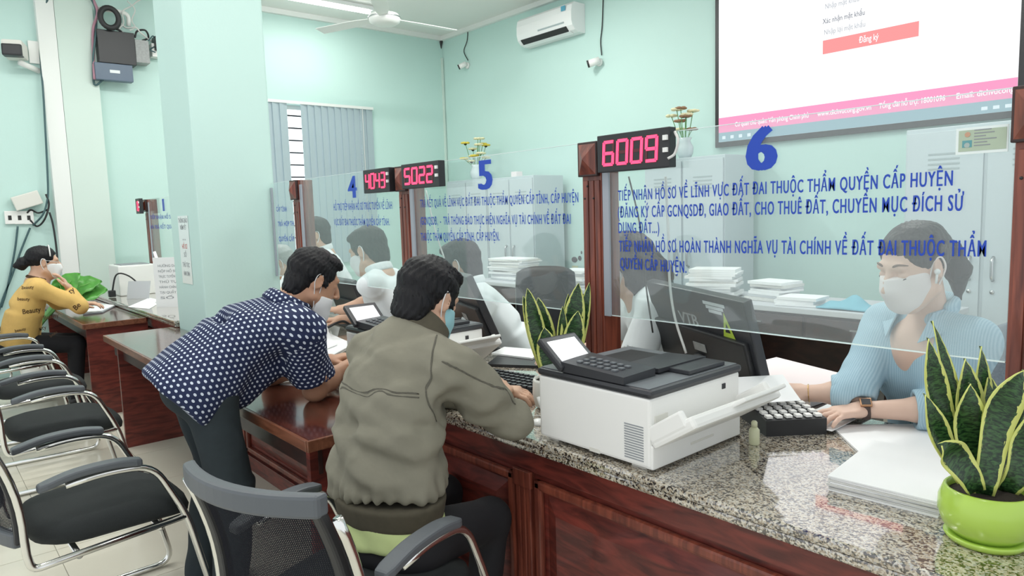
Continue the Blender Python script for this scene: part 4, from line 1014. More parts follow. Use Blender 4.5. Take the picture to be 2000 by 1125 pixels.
sheets('desk_sheet', zpts([(530, 748), (590, 754), (612, 732), (556, 724)], 0.745), 0.7425, 'paper', 'white sheet on the desk under the polka-dot man\'s chest', 0.002)
sheets('counter_form', zpts([(600, 690), (640, 700), (690, 672), (640, 650)], ZT + 0.005), ZT + 0.001, 'paper', 'white forms on the granite in front of the polka-dot man', 0.006)
sheets('counter_form', zpts([(618, 690), (658, 674), (640, 652), (606, 664)], ZT + 0.01), ZT + 0.009, 'paper', 'upper curled white form beyond the polka-dot man\'s hand', 0.003, curl=0.06)
sheets('dark_folder', zpts([(950, 712), (1065, 716), (1060, 692), (985, 686)], ZT + 0.01), ZT + 0.001, 'black_plastic', 'black glossy folder lying behind the khaki-jacket man\'s hands', 0.012)
sheets('counter_form', zpts([(960, 690), (1040, 700), (1062, 684), (985, 678)], ZT + 0.02), ZT + 0.014, 'paper', 'crumpled white papers on the black folder behind the snake plant', 0.008)
# small things near the big printer
pn = thing('desk_pen', 'white desk pen on a round base with a cord left of the big printer', 'pen', onz(1052, 828, ZT))
B().lathe([(0.026, 0), (0.026, 0.006), (0.018, 0.014), (0.006, 0.018)], (0, 0, 0), 20).build('base', 'white_gloss', pn)
B().tube([(-0.005, 0.03, 0.02), (-0.02, 0.02, 0.085)], [0.005, 0.006], 8).build('pen', 'white_gloss', pn)
B().tube(bez([(-0.01, 0, 0.012), (-0.07, 0.01, 0.004), (-0.06, 0.05, 0.006), (-0.005, 0.03, 0.02)], 20), 0.002, 5).build('cord', 'cable_white', pn)
cn = thing('glue_bottle', 'small pale yellow bottle standing at the printer\'s front corner', 'bottle', onz(1473, 868, ZT))
B().lathe([(0.014, 0), (0.0155, 0.004), (0.0155, 0.045), (0.008, 0.054)], (0, 0, 0), 16).build('body', 'candle', cn)
B().lathe([(0.009, 0.054), (0.009, 0.068), (0.006, 0.072)], (0, 0, 0), 12).build('cap', 'candle', cn)
B().box(-0.03, 0.03, -0.02, 0.02, 0, 0.055, 0.004).build('stamp_box', 'petal_cream').location = (-1.18, 2.30, ZT)
tag(bpy.data.objects['stamp_box'], 'small cream box partly visible right of the dark monitor', 'box')
tag(B().tube(bez([onz(640, 640, 0.85), onz(655, 632, 0.87), onz(672, 628, 0.87), onz(690, 640, 0.82)], 16), 0.008, 6).build('printer_cable', 'cable_black'), 'black cable arching behind the white printer by the polka-dot man', 'cable')

# ================================================================== snake plants
def leaf(t, base, tip, w_, bendv=(0, 0, 0), face=None, curl=0.25, n=14):
    base, tip, bendv = (np.array(q, float) for q in (base, tip, bendv))
    face = np.array(face if face is not None else -FW, float)
    vs = []; fs = []; uv = []
    L = np.linalg.norm(tip - base)
    P = lambda s: base * (1 - s) + tip * s + bendv * 4 * s * (1 - s)
    for i in range(n + 1):
        s = i / n; p = P(s); tg = P(min(1, s + 0.02)) - P(max(0, s - 0.02)); tg /= np.linalg.norm(tg)
        sd = np.cross(tg, face); sd /= np.linalg.norm(sd); nn = np.cross(sd, tg)
        prof = (0.50 + 0.50 * math.sin(min(1, s / 0.5) * math.pi / 2)) if s < 0.5 else max(0.0, 1 - ((s - 0.5) / 0.5) ** 2.2) ** 0.85
        hw = w_ / 2 * prof + 0.0005
        for u in (-1, -0.6, 0, 0.6, 1):
            vs.append(p + sd * u * hw + nn * (curl * hw * (u * u)) + nn * 0.006 * math.sin(s * 9 + u)); uv.append((u, s * L * 6))
    for i in range(n):
        for k in range(4): fs.append((i * 5 + k, i * 5 + k + 1, (i + 1) * 5 + k + 1, (i + 1) * 5 + k))
    me = bpy.data.meshes.new('leaf'); me.from_pydata([tuple(v - np.array(t.location)) for v in vs], [], fs); me.update()
    ul = me.uv_layers.new(name='UVMap')
    for lp in me.loops: ul.data[lp.index].uv = uv[lp.vertex_index]
    me.polygons.foreach_set('use_smooth', [True] * len(fs))
    o = link('leaf', me, 'snake_leaf', t); md = o.modifiers.new('s', 'SOLIDIFY'); md.thickness = 0.0025; md.offset = 0
    return o
pc = onz(1924, 1055, ZT)
pl = thing('snake_plant', 'large snake plant in a glossy lime-green pot at the right end of the counter', 'potted plant', pc)
B().lathe([(0.050, 0.012), (0.060, 0.014), (0.080, 0.035), (0.088, 0.062), (0.087, 0.088), (0.078, 0.112), (0.075, 0.115), (0.071, 0.112), (0.068, 0.095)], (0, 0, 0), 40, False).build('pot', 'pot_green', pl)
B().lathe([(0.055, 0), (0.070, 0.002), (0.076, 0.012), (0.074, 0.016), (0.062, 0.014), (0.05, 0.013)], (0, 0, 0), 40).build('saucer', 'pot_green', pl)
B().lathe([(0.001, 0.103), (0.04, 0.104), (0.070, 0.099)], (0, 0, 0), 24, False).build('soil', 'soil', pl)
D0 = float((pc - CAM) @ FW)
for (bx, by, tx, ty, wd, db, dt, bw) in ((1896, 930, 1819, 627, 26, 0.02, 0.06, (0.012, 0, -0.02)), (1890, 935, 1811, 660, 44, 0.0, -0.01, (-0.012, 0, 0)), (1880, 940, 1804, 769, 40, -0.02, -0.05, (0, 0, -0.01)),
                                     (1905, 945, 1883, 700, 56, 0.03, 0.03, (0, 0, 0)), (1925, 940, 1914, 676, 34, 0.05, 0.05, (0, 0, 0)), (1930, 940, 2008, 706, 50, 0.03, 0.04, (0.0, 0, -0.015)),
                                     (1918, 965, 1998, 722, 66, -0.03, -0.04, (-0.012, 0, 0.02)), (1905, 960, 1834, 868, 58, -0.04, -0.07, (-0.005, 0, 0.02)), (1960, 960, 2012, 800, 66, -0.01, -0.03, (0.01, 0, 0)),
                                     (1935, 940, 1928, 728, 44, 0.04, 0.05, (0.006, 0, 0)), (1910, 955, 1893, 748, 60, -0.015, -0.02, (-0.01, 0, 0.0))):
    leaf(pl, at(bx, by, D0 + db), at(tx, ty, D0 + dt), wd * D0 / FPX, bw, curl=0.35)
pl2 = thing('snake_plant', 'snake plant between the big printer and the wooden post', 'potted plant', (-1.80, 1.72, ZT))
B().lathe([(0.045, 0), (0.060, 0.01), (0.068, 0.05), (0.066, 0.10), (0.062, 0.11), (0.055, 0.10)], (0, 0, 0), 32, False).build('pot', 'pot_white', pl2)
B().lathe([(0.001, 0.092), (0.056, 0.090)], (0, 0, 0), 24, False).build('soil', 'soil', pl2)
D1 = float((np.array((-1.80, 1.72, 0.95)) - CAM) @ FW)
for (bx, by, tx, ty, wd, db, dt) in ((1068, 735, 1030, 563, 34, 0.0, 0.02), (1066, 735, 1022, 578, 26, 0.02, 0.03), (1080, 735, 1051, 581, 40, 0.02, 0.04), (1078, 740, 1063, 640, 42, -0.03, -0.04), (1098, 735, 1099, 598, 22, 0.0, 0.0),
                                 (1096, 735, 1110, 574, 20, 0.04, 0.06), (1104, 735, 1130, 553, 44, 0.0, 0.01), (1108, 738, 1129, 607, 42, -0.04, -0.05), (1118, 735, 1151, 552, 24, 0.01, 0.03)):
    leaf(pl2, at(bx, by, D1 + db), at(tx, ty, D1 + dt), wd * D1 / FPX, (0, 0, 0), curl=0.3)

# broad-leaved plant behind the woman in yellow
bp_ = thing('leafy_plant', 'plant with broad bright green leaves behind the woman in yellow', 'plant', (-7.50, 0.80, 0))
B().lathe([(0.09, 0), (0.10, 0.02), (0.125, 0.26), (0.11, 0.26)], (0, 0, 0), 24).build('pot', 'pot_white', bp_)
def broad(t, base, tip, w_, up):
    base, tip, up = (np.array(q, float) for q in (base, tip, up)); n = 12; vs = []; fs = []
    for i in range(n + 1):
        s = i / n; p = base * (1 - s) + tip * s; tg = (tip - base) / np.linalg.norm(tip - base)
        sd = np.cross(tg, up); sd /= np.linalg.norm(sd); nn = np.cross(sd, tg)
        hw = w_ / 2 * max(0.02, math.sin(math.pi * min(1, s ** 0.8)) ** 0.7)
        for u in (-1, -0.5, 0, 0.5, 1): vs.append(p + sd * u * hw + nn * (0.18 * hw * abs(u) + 0.01 * math.sin(s * 22 + u * 2)) - nn * 0.10 * s * s * np.linalg.norm(tip - base))
    for i in range(n):
        for k in range(4): fs.append((i * 5 + k, i * 5 + k + 1, (i + 1) * 5 + k + 1, (i + 1) * 5 + k))
    o = B().add([v - np.array(t.location) for v in vs], fs, True).build('leaf', 'leaf', t, False); md = o.modifiers.new('s', 'SOLIDIFY'); md.thickness = 0.003
    B().tube([base - np.array(t.location), (base * 0.3 + tip * 0.7) - np.array(t.location)], [0.006, 0.002], 5).build('rib', 'leaf_rib', t)
c0 = np.array((-7.50, 0.80, 0.24))
for (a_, b_, wd) in (((112, 585), (150, 532), 0.26), ((130, 578), (208, 561), 0.30), ((128, 570), (196, 545), 0.24), ((125, 580), (112, 545), 0.2)):
    A_ = onx(*a_, -7.5); B_ = onx(*b_, -7.4)
    broad(bp_, A_, B_, wd, (0.6, -0.2, 0.75))
    B().tube(bez([c0 - np.array(bp_.location), (0.02, 0.0, 0.55), A_ - np.array(bp_.location)], 12), [0.03] * 5 + [0.018] * (len(bez([(0, 0, 0), (1, 1, 1), (2, 2, 2)], 12)) - 5), 8).build('stalk', 'stem', bp_)

# ------------------------------------------------------------------ far counter things
bx = thing('white_printer_box', 'white boxy printer on the far granite behind the number 1 post', 'printer', (-7.95, 1.70, ZT))
B().box(-0.21, 0.21, -0.14, 0.20, 0, 0.30, 0.012).build('body', 'white_plastic', bx)
B().box(-0.16, 0.16, -0.10, 0.16, 0.30, 0.306).build('paper_slot', 'ink_grey', bx)
B().box(0.208, 0.213, -0.05, 0.10, 0.08, 0.085).build('seam', 'ink_grey', bx)
gs = B().box(-0.12, 0.12, -0.002, 0.002, 0, 0.17).build('grey_sheet', 'paper_grey'); gs.location = (-7.32, 1.62, ZT + 0.001); gs.rotation_euler = (R_(-14), 0, R_(38)); tag(gs, 'grey sheet leaning at the foot of the far number 1 post', 'sheet')
ps = thing('standing_notice', 'white printed notice standing on the far granite beside the column', 'notice', (-6.35, 1.66, ZT), R_(48))
B().box(-0.13, 0.13, -0.003, 0.003, 0, 0.42).build('sheet', 'paper', ps)
for k in range(7): lettering('print', ['HƯỚNG DẪN', 'NỘP HỒ SƠ', 'TRỰC TUYẾN', 'THỦ TỤC', 'HÀNH CHÍNH', 'TẠI QUẦY', 'SỐ 1'][k], 'ink_grey', -0.09, 0.09 - 0.02 * (k % 3), 0.34 - k * 0.045, 0.02, ps, -0.004)
B().box(-0.05, 0.05, 0.0, 0.10, 0, 0.008).build('foot', 'white_plastic', ps)
cs = thing('pen_holder', 'white stand with dark pens on the far granite near the column', 'pen holder', onz(316, 592, ZT))
B().lathe([(0.05, 0), (0.05, 0.015), (0.012, 0.03)], (0, 0, 0), 18).build('base', 'white_gloss', cs)
B().tube([(0, 0, 0.02), (0.0, 0.01, 0.30), (-0.02, -0.02, 0.46)], [0.022, 0.018, 0.012], 8).build('stem', 'white_gloss', cs)
for k in range(3): B().tube([(0.03 * k - 0.03, 0.03, 0.02), (0.03 * k - 0.04, 0.04, 0.14)], 0.006, 6).build('pen', 'letter_blue' if k else 'ink', cs)
sheets('far_sheet', zpts([(250, 600), (292, 604), (318, 588), (292, 582)], ZT), ZT + 0.001, 'paper', 'white sheet hanging over the far granite edge', 0.003)
fd = thing('document_folder', 'open folder with papers under the hand of the woman in yellow', 'folder', (0, 0, 0))
B().prism([tuple(q) for q in zpts([(162, 615), (200, 611), (226, 598), (190, 592)], 0.745)], 0.743, 0.752, 'z').build('cover', 'ink_grey', fd)
B().prism([tuple(q) for q in zpts([(164, 612), (198, 608), (224, 597), (190, 592)], 0.755)], 0.7522, 0.760, 'z').build('sheet', 'paper', fd)
bk = thing('cable_plug', 'black plug and lead at the end of the far granite top', 'plug', onz(219, 577, ZT + 0.02))
B().box(-0.03, 0.03, -0.03, 0.03, -0.015, 0.05, 0.008).build('plug', 'black_plastic', bk)
B().tube(bez([(0, 0, 0.02), (0.02, 0.05, 0.20), (0.06, 0.15, 0.18), (0.1, 0.25, 0.06)], 16), 0.008, 6).build('lead', 'cable_black', bk)
mr = thing('small_round_mirror', 'small oval wire stand against the column on the far granite', 'stand', (-5.62, 1.60, ZT))
B().tube([(0.0, 0.04 * math.cos(t), 0.12 + 0.085 * math.sin(t)) for t in np.linspace(0, 2 * math.pi, 24, endpoint=False)], 0.004, 6, closed=True).build('ring', 'cable_black', mr)
B().lathe([(0.05, 0), (0.05, 0.006), (0.01, 0.03)], (0, 0, 0), 18).build('base', 'cable_black', mr)

# ================================================================== visitor chairs
def make_chair(label, loc, rz):
    t = thing('visitor_chair', label, 'chair', loc, rz, 'visitor chairs with chrome frames')
    # seat pad: superellipse outline, domed
    n = 32; vs = []; fs = []
    rings = ((0.90, -0.055), (1.0, -0.04), (1.02, -0.015), (0.98, 0.012), (0.82, 0.026), (0.45, 0.034), (0.01, 0.036))
    for (s, z) in rings:
        for k in range(n):
            a = 2 * math.pi * k / n; c, q = math.cos(a), math.sin(a)
            x = 0.235 * s * math.copysign(abs(c) ** 0.55, c); y = 0.26 * s * math.copysign(abs(q) ** 0.55, q) + 0.045
            vs.append((x, y, 0.465 + z - (0.035 * max(0, (y - 0.12) / 0.17) ** 2 if y > 0.12 else 0)))
    for i in range(len(rings) - 1):
        for k in range(n): fs.append((i * n + k, i * n + (k + 1) % n, (i + 1) * n + (k + 1) % n, (i + 1) * n + k))
    fs.append(tuple(range(n))[::-1]); fs.append(tuple((len(rings) - 1) * n + k for k in range(n)))
    B().add(vs, fs, True).build('seat', 'black_fabric', t)
    def back(u, s):  # u -1..1 across, s 0..1 up
        return np.array([0.235 * u * (1 - 0.04 * s), -0.255 - 0.085 * s ** 1.3 - 0.055 * (1 - u * u) + 0.02 * math.sin(s * math.pi), 0.47 + 0.40 * s])
    # mesh panel
    nu, ns = 14, 14
    me = bpy.data.meshes.new('back_mesh')
    vs = [tuple(back(-0.9 + 1.8 * i / nu, 0.05 + 0.9 * j / ns)) for j in range(ns + 1) for i in range(nu + 1)]
    fs = [(j * (nu + 1) + i, j * (nu + 1) + i + 1, (j + 1) * (nu + 1) + i + 1, (j + 1) * (nu + 1) + i) for j in range(ns) for i in range(nu)]
    me.from_pydata(vs, [], fs); me.update(); ul = me.uv_layers.new(name='UVMap')
    for lp in me.loops: v = me.vertices[lp.vertex_index].co; ul.data[lp.index].uv = (v.x, v.z)
    me.polygons.foreach_set('use_smooth', [True] * len(fs)); link('back_mesh', me, 'mesh_net', t)
    def strip(f, w_, th, name, m):
        o = B(); n_ = len(f); vs = []
        for i, p in enumerate(f):
            tg = f[min(i + 1, n_ - 1)] - f[max(i - 1, 0)]; tg /= np.linalg.norm(tg)
            nn = np.array([0, -1.0, 0.0]); sd = np.cross(tg, nn); sd /= np.linalg.norm(sd)
            for (a_, b_) in ((-1, -1), (1, -1), (1, 1), (-1, 1)): vs.append(p + sd * a_ * w_ / 2 + nn * b_ * th / 2)
        fs = [(i * 4 + k, i * 4 + (k + 1) % 4, (i + 1) * 4 + (k + 1) % 4, (i + 1) * 4 + k) for i in range(n_ - 1) for k in range(4)] + [(3, 2, 1, 0), ((n_ - 1) * 4, (n_ - 1) * 4 + 1, (n_ - 1) * 4 + 2, (n_ - 1) * 4 + 3)]
        q = o.add(vs, fs).build(name, m, t); md = q.modifiers.new('b', 'BEVEL'); md.width = min(w_, th) * 0.25; md.segments = 2; return q
    strip([back(u, 1.0) for u in np.linspace(-1.06, 1.06, 15)], 0.055, 0.036, 'top_bar', 'chair_bar')
    strip([back(u, 0.03) + np.array([0, -0.004, 0]) for u in np.linspace(-1.0, 1.0, 15)], 0.05, 0.030, 'lumbar_bar', 'chair_bar')
    for s in (-1, 1):
        strip([back(s * 0.98, q) for q in np.linspace(0.0, 0.99, 12)], 0.032, 0.030, 'back_side', 'black_plastic')
        x = s * 0.268
        up_ = [np.array([x, back(s, q)[1] + 0.006, back(s, q)[2]]) for q in np.linspace(0.93, 0.05, 8)]
        path = up_ + [np.array([x, -0.245, 0.44])]
        low = bend([path[-1], (x, -0.235, 0.385), (x, 0.245, 0.415)], 0.06)
        B().tube(path[:-1] + low, 0.0125, 10).build('back_tube', 'chrome', t)
        fr = bend([(x, -0.12, 0.638), (x, 0.0, 0.650), (x, 0.15, 0.636), (x, 0.25, 0.42), (x, 0.335, 0.014), (x, -0.30, 0.014)], 0.07, 6)
        B().tube(fr, 0.0125, 10).build('front_tube', 'chrome', t)
        ap = bez([(x, -0.20, 0.648), (x, -0.09, 0.672), (x, 0.03, 0.674), (x, 0.115, 0.660)], 12)
        o = B(); vs = []
        for i, p in enumerate(ap):
            w_ = 0.026 if 0 < i < len(ap) - 1 else 0.020
            for (a_, b_) in ((-1, -1), (1, -1), (1, 1), (-1, 1)): vs.append(p + np.array([a_ * w_, 0, b_ * 0.013]))
        n_ = len(ap)
        fs = [(i * 4 + k, i * 4 + (k + 1) % 4, (i + 1) * 4 + (k + 1) % 4, (i + 1) * 4 + k) for i in range(n_ - 1) for k in range(4)] + [(3, 2, 1, 0), ((n_ - 1) * 4, (n_ - 1) * 4 + 1, (n_ - 1) * 4 + 2, (n_ - 1) * 4 + 3)]
        q = o.add(vs, fs).build('armrest', 'chair_bar', t); md = q.modifiers.new('b', 'BEVEL'); md.width = 0.007; md.segments = 2
    B().tube([(-0.268, -0.30, 0.014), (0.268, -0.30, 0.014)], 0.0125, 10).build('floor_bar', 'chrome', t)
    B().tube([(-0.268, 0.16, 0.395), (0.268, 0.16, 0.395)], 0.0110, 10).build('cross_bar', 'chrome', t)
    B().tube([(-0.268, -0.10, 0.385), (0.268, -0.10, 0.385)], 0.0110, 10).build('cross_bar', 'chrome', t)
    return t
ch0 = make_chair('black mesh visitor chair nearest the camera, in which the khaki-jacket man sits', (-1.735, 0.885, 0), R_(18))
dup(ch0, (-2.97, 0.44, 0), R_(2), 'empty black chair at the near end of the left row, beside the polka-dot man\'s leg')
dup(ch0, (-4.43, 0.52, 0), R_(0), 'second empty black chair of the left row, behind the nearest one')
dup(ch0, (-5.60, 0.55, 0), R_(-2), 'third empty black chair of the left row, in front of the far writing desk')
dup(ch0, (-6.86, 0.55, 0), R_(0), 'black visitor chair on which the woman in yellow sits')
dup(ch0, (-8.10, 0.38, 0), R_(6), 'farthest black visitor chair, behind the woman in yellow at the left edge')
# ================================================================== people
# bodies and clothes are grown as one smooth surface from blended limbs (distance field + surface nets)
def nrm(v): v = np.array(v, float); return v / (np.linalg.norm(v) + 1e-12)
def frame(fwd, up=(0, 0, 1)):
    y = nrm(fwd); x = nrm(np.cross(y, up)); z = np.cross(x, y)
    return np.stack([x, y, z], 1)      # columns: right, forward, up
class Field:
    def __init__(s, res): s.res = res; s.pr = []
    def _add(s, fn, lo, hi, k, op): s.pr.append((fn, np.array(lo, float), np.array(hi, float), k, op)); return s
    def cap(s, a, b, ra, rb=None, k=0.02, op='u'):
        a, b = np.array(a, float), np.array(b, float); rb = ra if rb is None else rb
        def fn(P):
            d = b - a; L2 = d @ d + 1e-12; q = P - a; t = np.clip((q @ d) / L2, 0, 1)
            return np.linalg.norm(q - t[..., None] * d, axis=-1) - (ra + (rb - ra) * t)
        m = max(ra, rb); return s._add(fn, np.minimum(a, b) - m, np.maximum(a, b) + m, k, op)
    def chain(s, pts, rs, k=0.02, op='u'):
        for i in range(len(pts) - 1): s.cap(pts[i], pts[i + 1], rs[i], rs[i + 1], k, op)
        return s
    def cone(s, a, b, ra, rb, k=0.01, op='u', rnd=0.004):
        a, b = np.array(a, float), np.array(b, float); L = np.linalg.norm(b - a); d = (b - a) / L
        def fn(P):
            q = P - a; t = q @ d; r = np.linalg.norm(q - t[..., None] * d, axis=-1)
            dr = r - (ra + (rb - ra) * np.clip(t / L, 0, 1)); dt = np.abs(t - L / 2) - L / 2
            return np.maximum(dr, dt)
        m = max(ra, rb); return s._add(fn, np.minimum(a, b) - m, np.maximum(a, b) + m, k, op)
    def ell(s, c, r, R=None, k=0.02, op='u'):
        c, r = np.array(c, float), np.array(r, float); R = np.eye(3) if R is None else R
        def fn(P):
            q = (P - c) @ R; k0 = np.linalg.norm(q / r, axis=-1); k1 = np.linalg.norm(q / (r * r), axis=-1) + 1e-9
            return k0 * (k0 - 1) / k1
        e = np.sqrt((R ** 2) @ (r ** 2)); return s._add(fn, c - e, c + e, k, op)
    def trunk(s, a, b, R, ra, rb, k=0.03, op='u', rnd=0.02):
        """elliptic tapered trunk from a to b; R columns: side, front, (axis); ra,rb=(side,front) radii; flat rounded ends"""
        a, b = np.array(a, float), np.array(b, float); L = np.linalg.norm(b - a); d = (b - a) / L
        u = nrm(R[:, 0] - d * (R[:, 0] @ d)); v = np.cross(d, u)
        def fn(P):
            q = P - a; t = q @ d; tt = np.clip(t / L, 0, 1)
            pu, pv = q @ u, q @ v; ru = ra[0] + (rb[0] - ra[0]) * tt; rv = ra[1] + (rb[1] - ra[1]) * tt
            k0 = np.sqrt((pu / ru) ** 2 + (pv / rv) ** 2); k1 = np.sqrt((pu / ru ** 2) ** 2 + (pv / rv ** 2) ** 2) + 1e-9
            dr = k0 * (k0 - 1) / k1; dt = np.abs(t - L / 2) - L / 2
            x = np.maximum(dr + rnd, 0); y = np.maximum(dt + rnd, 0)
            return np.sqrt(x * x + y * y) + np.minimum(np.maximum(dr, dt) + rnd, 0) - rnd
        m = max(*ra, *rb); return s._add(fn, np.minimum(a, b) - m, np.maximum(a, b) + m, k, op)
    def box(s, c, h, R=None, rnd=0.005, k=0.005, op='u'):
        c, h = np.array(c, float), np.array(h, float); R = np.eye(3) if R is None else R
        def fn(P):
            q = np.abs((P - c) @ R) - (h - rnd); return np.linalg.norm(np.maximum(q, 0), axis=-1) + np.minimum(q.max(-1), 0) - rnd
        e = np.abs(R) @ h; return s._add(fn, c - e, c + e, k, op)
    def mesh(s, name, disp=None):
        h = s.res; us = [p for p in s.pr if p[4] == 'u']
        lo = np.min([p[1] for p in us], 0) - 0.03; hi = np.max([p[2] for p in us], 0) + 0.03
        n = np.ceil((hi - lo) / h).astype(int) + 1
        F = np.full(n, 0.2, np.float32)
        ax = [lo[i] + h * np.arange(n[i]) for i in range(3)]
        for fn, a, b, k, op in s.pr:
            mg = k + 2.5 * h
            i0 = np.clip(np.floor((a - mg - lo) / h).astype(int), 0, n); i1 = np.clip(np.ceil((b + mg - lo) / h).astype(int) + 1, 0, n)
            if np.any(i1 <= i0): continue
            sl = tuple(slice(i0[i], i1[i]) for i in range(3))
            P = np.stack(np.meshgrid(*[ax[i][sl[i]] for i in range(3)], indexing='ij'), -1)
            d = fn(P); f = F[sl]
            if op == 'u':
                hh = np.maximum(k - np.abs(f - d), 0) / k; F[sl] = np.minimum(f, d) - hh * hh * k * 0.25
            else:
                d = -d; hh = np.maximum(k - np.abs(f - d), 0) / k; F[sl] = np.maximum(f, d) + hh * hh * k * 0.25
        if disp is not None:
            idx = np.nonzero(np.abs(F) < 3 * h + 0.01)
            P = np.stack([ax[i][idx[i]] for i in range(3)], -1); F[idx] += disp(P)
        # surface nets
        S = F < 0
        c8 = sum(S[dx:n[0] - 1 + dx, dy:n[1] - 1 + dy, dz:n[2] - 1 + dz].astype(np.int8) for dx in (0, 1) for dy in (0, 1) for dz in (0, 1))
        act = (c8 > 0) & (c8 < 8); I = np.stack(np.nonzero(act), -1)
        vid = np.full(act.shape, -1, np.int32); vid[act] = np.arange(len(I))
        acc = np.zeros((len(I), 3)); cnt = np.zeros(len(I))
        C = [(0, 0, 0), (1, 0, 0), (0, 1, 0), (1, 1, 0), (0, 0, 1), (1, 0, 1), (0, 1, 1), (1, 1, 1)]
        val = {c: F[I[:, 0] + c[0], I[:, 1] + c[1], I[:, 2] + c[2]] for c in C}
        for c in C:
            for a in range(3):
                if c[a] == 0:
                    e = list(c); e[a] = 1; e = tuple(e); f0, f1 = val[c], val[e]; m = (f0 < 0) != (f1 < 0)
                    t = np.where(m, f0 / np.where(m, f0 - f1, 1), 0)
                    p = np.array(c, float)[None, :].repeat(len(I), 0); p[:, a] += t
                    acc[m] += p[m]; cnt[m] += 1
        V = lo + h * (I + acc / np.maximum(cnt, 1)[:, None])
        Q = []
        for a in range(3):
            o1, o2 = (a + 1) % 3, (a + 2) % 3
            s0 = [slice(1, n[i] - 1) for i in range(3)]; s0[a] = slice(0, n[a] - 1)
            s1 = list(s0); s1[a] = slice(1, n[a])
            A, Bq = S[tuple(s0)], S[tuple(s1)]
            for flip, mk in ((False, A & ~Bq), (True, ~A & Bq)):
                J = np.stack(np.nonzero(mk), -1)
                if len(J) == 0: continue
                J[:, o1] += 1; J[:, o2] += 1
                def g(d1, d2):
                    K = J.copy(); K[:, o1] -= d1; K[:, o2] -= d2; return vid[K[:, 0], K[:, 1], K[:, 2]]
                q = np.stack([g(1, 1), g(0, 1), g(0, 0), g(1, 0)], 1)
                Q.append(q[:, ::-1] if flip else q)
        Q = np.concatenate(Q); Q = Q[(Q >= 0).all(1)]
        # one light relaxation pass
        for _ in range(2):
            sm = np.zeros_like(V); ct = np.zeros(len(V))
            for k in range(4):
                np.add.at(sm, Q[:, k], V[Q[:, (k + 1) % 4]]); np.add.at(ct, Q[:, k], 1)
            V = np.where(ct[:, None] > 0, 0.55 * V + 0.45 * sm / np.maximum(ct, 1)[:, None], V)
        me = bpy.data.meshes.new(name)
        me.vertices.add(len(V)); me.vertices.foreach_set('co', V.ravel())
        me.loops.add(len(Q) * 4); me.loops.foreach_set('vertex_index', Q.astype(np.int32).ravel())
        me.polygons.add(len(Q)); me.polygons.foreach_set('loop_start', np.arange(0, len(Q) * 4, 4, dtype=np.int32))
        me.polygons.foreach_set('use_smooth', np.ones(len(Q), bool))
        me.update(calc_edges=True); me.validate()
        return me
def grow(F, name, m, root, disp=None):
    me = F.mesh(name, disp)
    a = mverts(me) - np.array(root.location); setverts(me, a)
    return link(name, me, m, root)
def folds(amp, fr, seed):
    r = np.random.default_rng(seed); D = [(nrm(r.normal(size=3)) * fr * (0.6 + r.random()), r.random() * 6.28) for _ in range(5)]
    def f(P):
        o = 0
        for d, ph in D: o = o + np.sin(P @ d + ph + 1.3 * np.sin(P @ (d[[1, 2, 0]] * 0.6) + ph))
        return (amp / 2.2 * o).astype(np.float32)
    return f
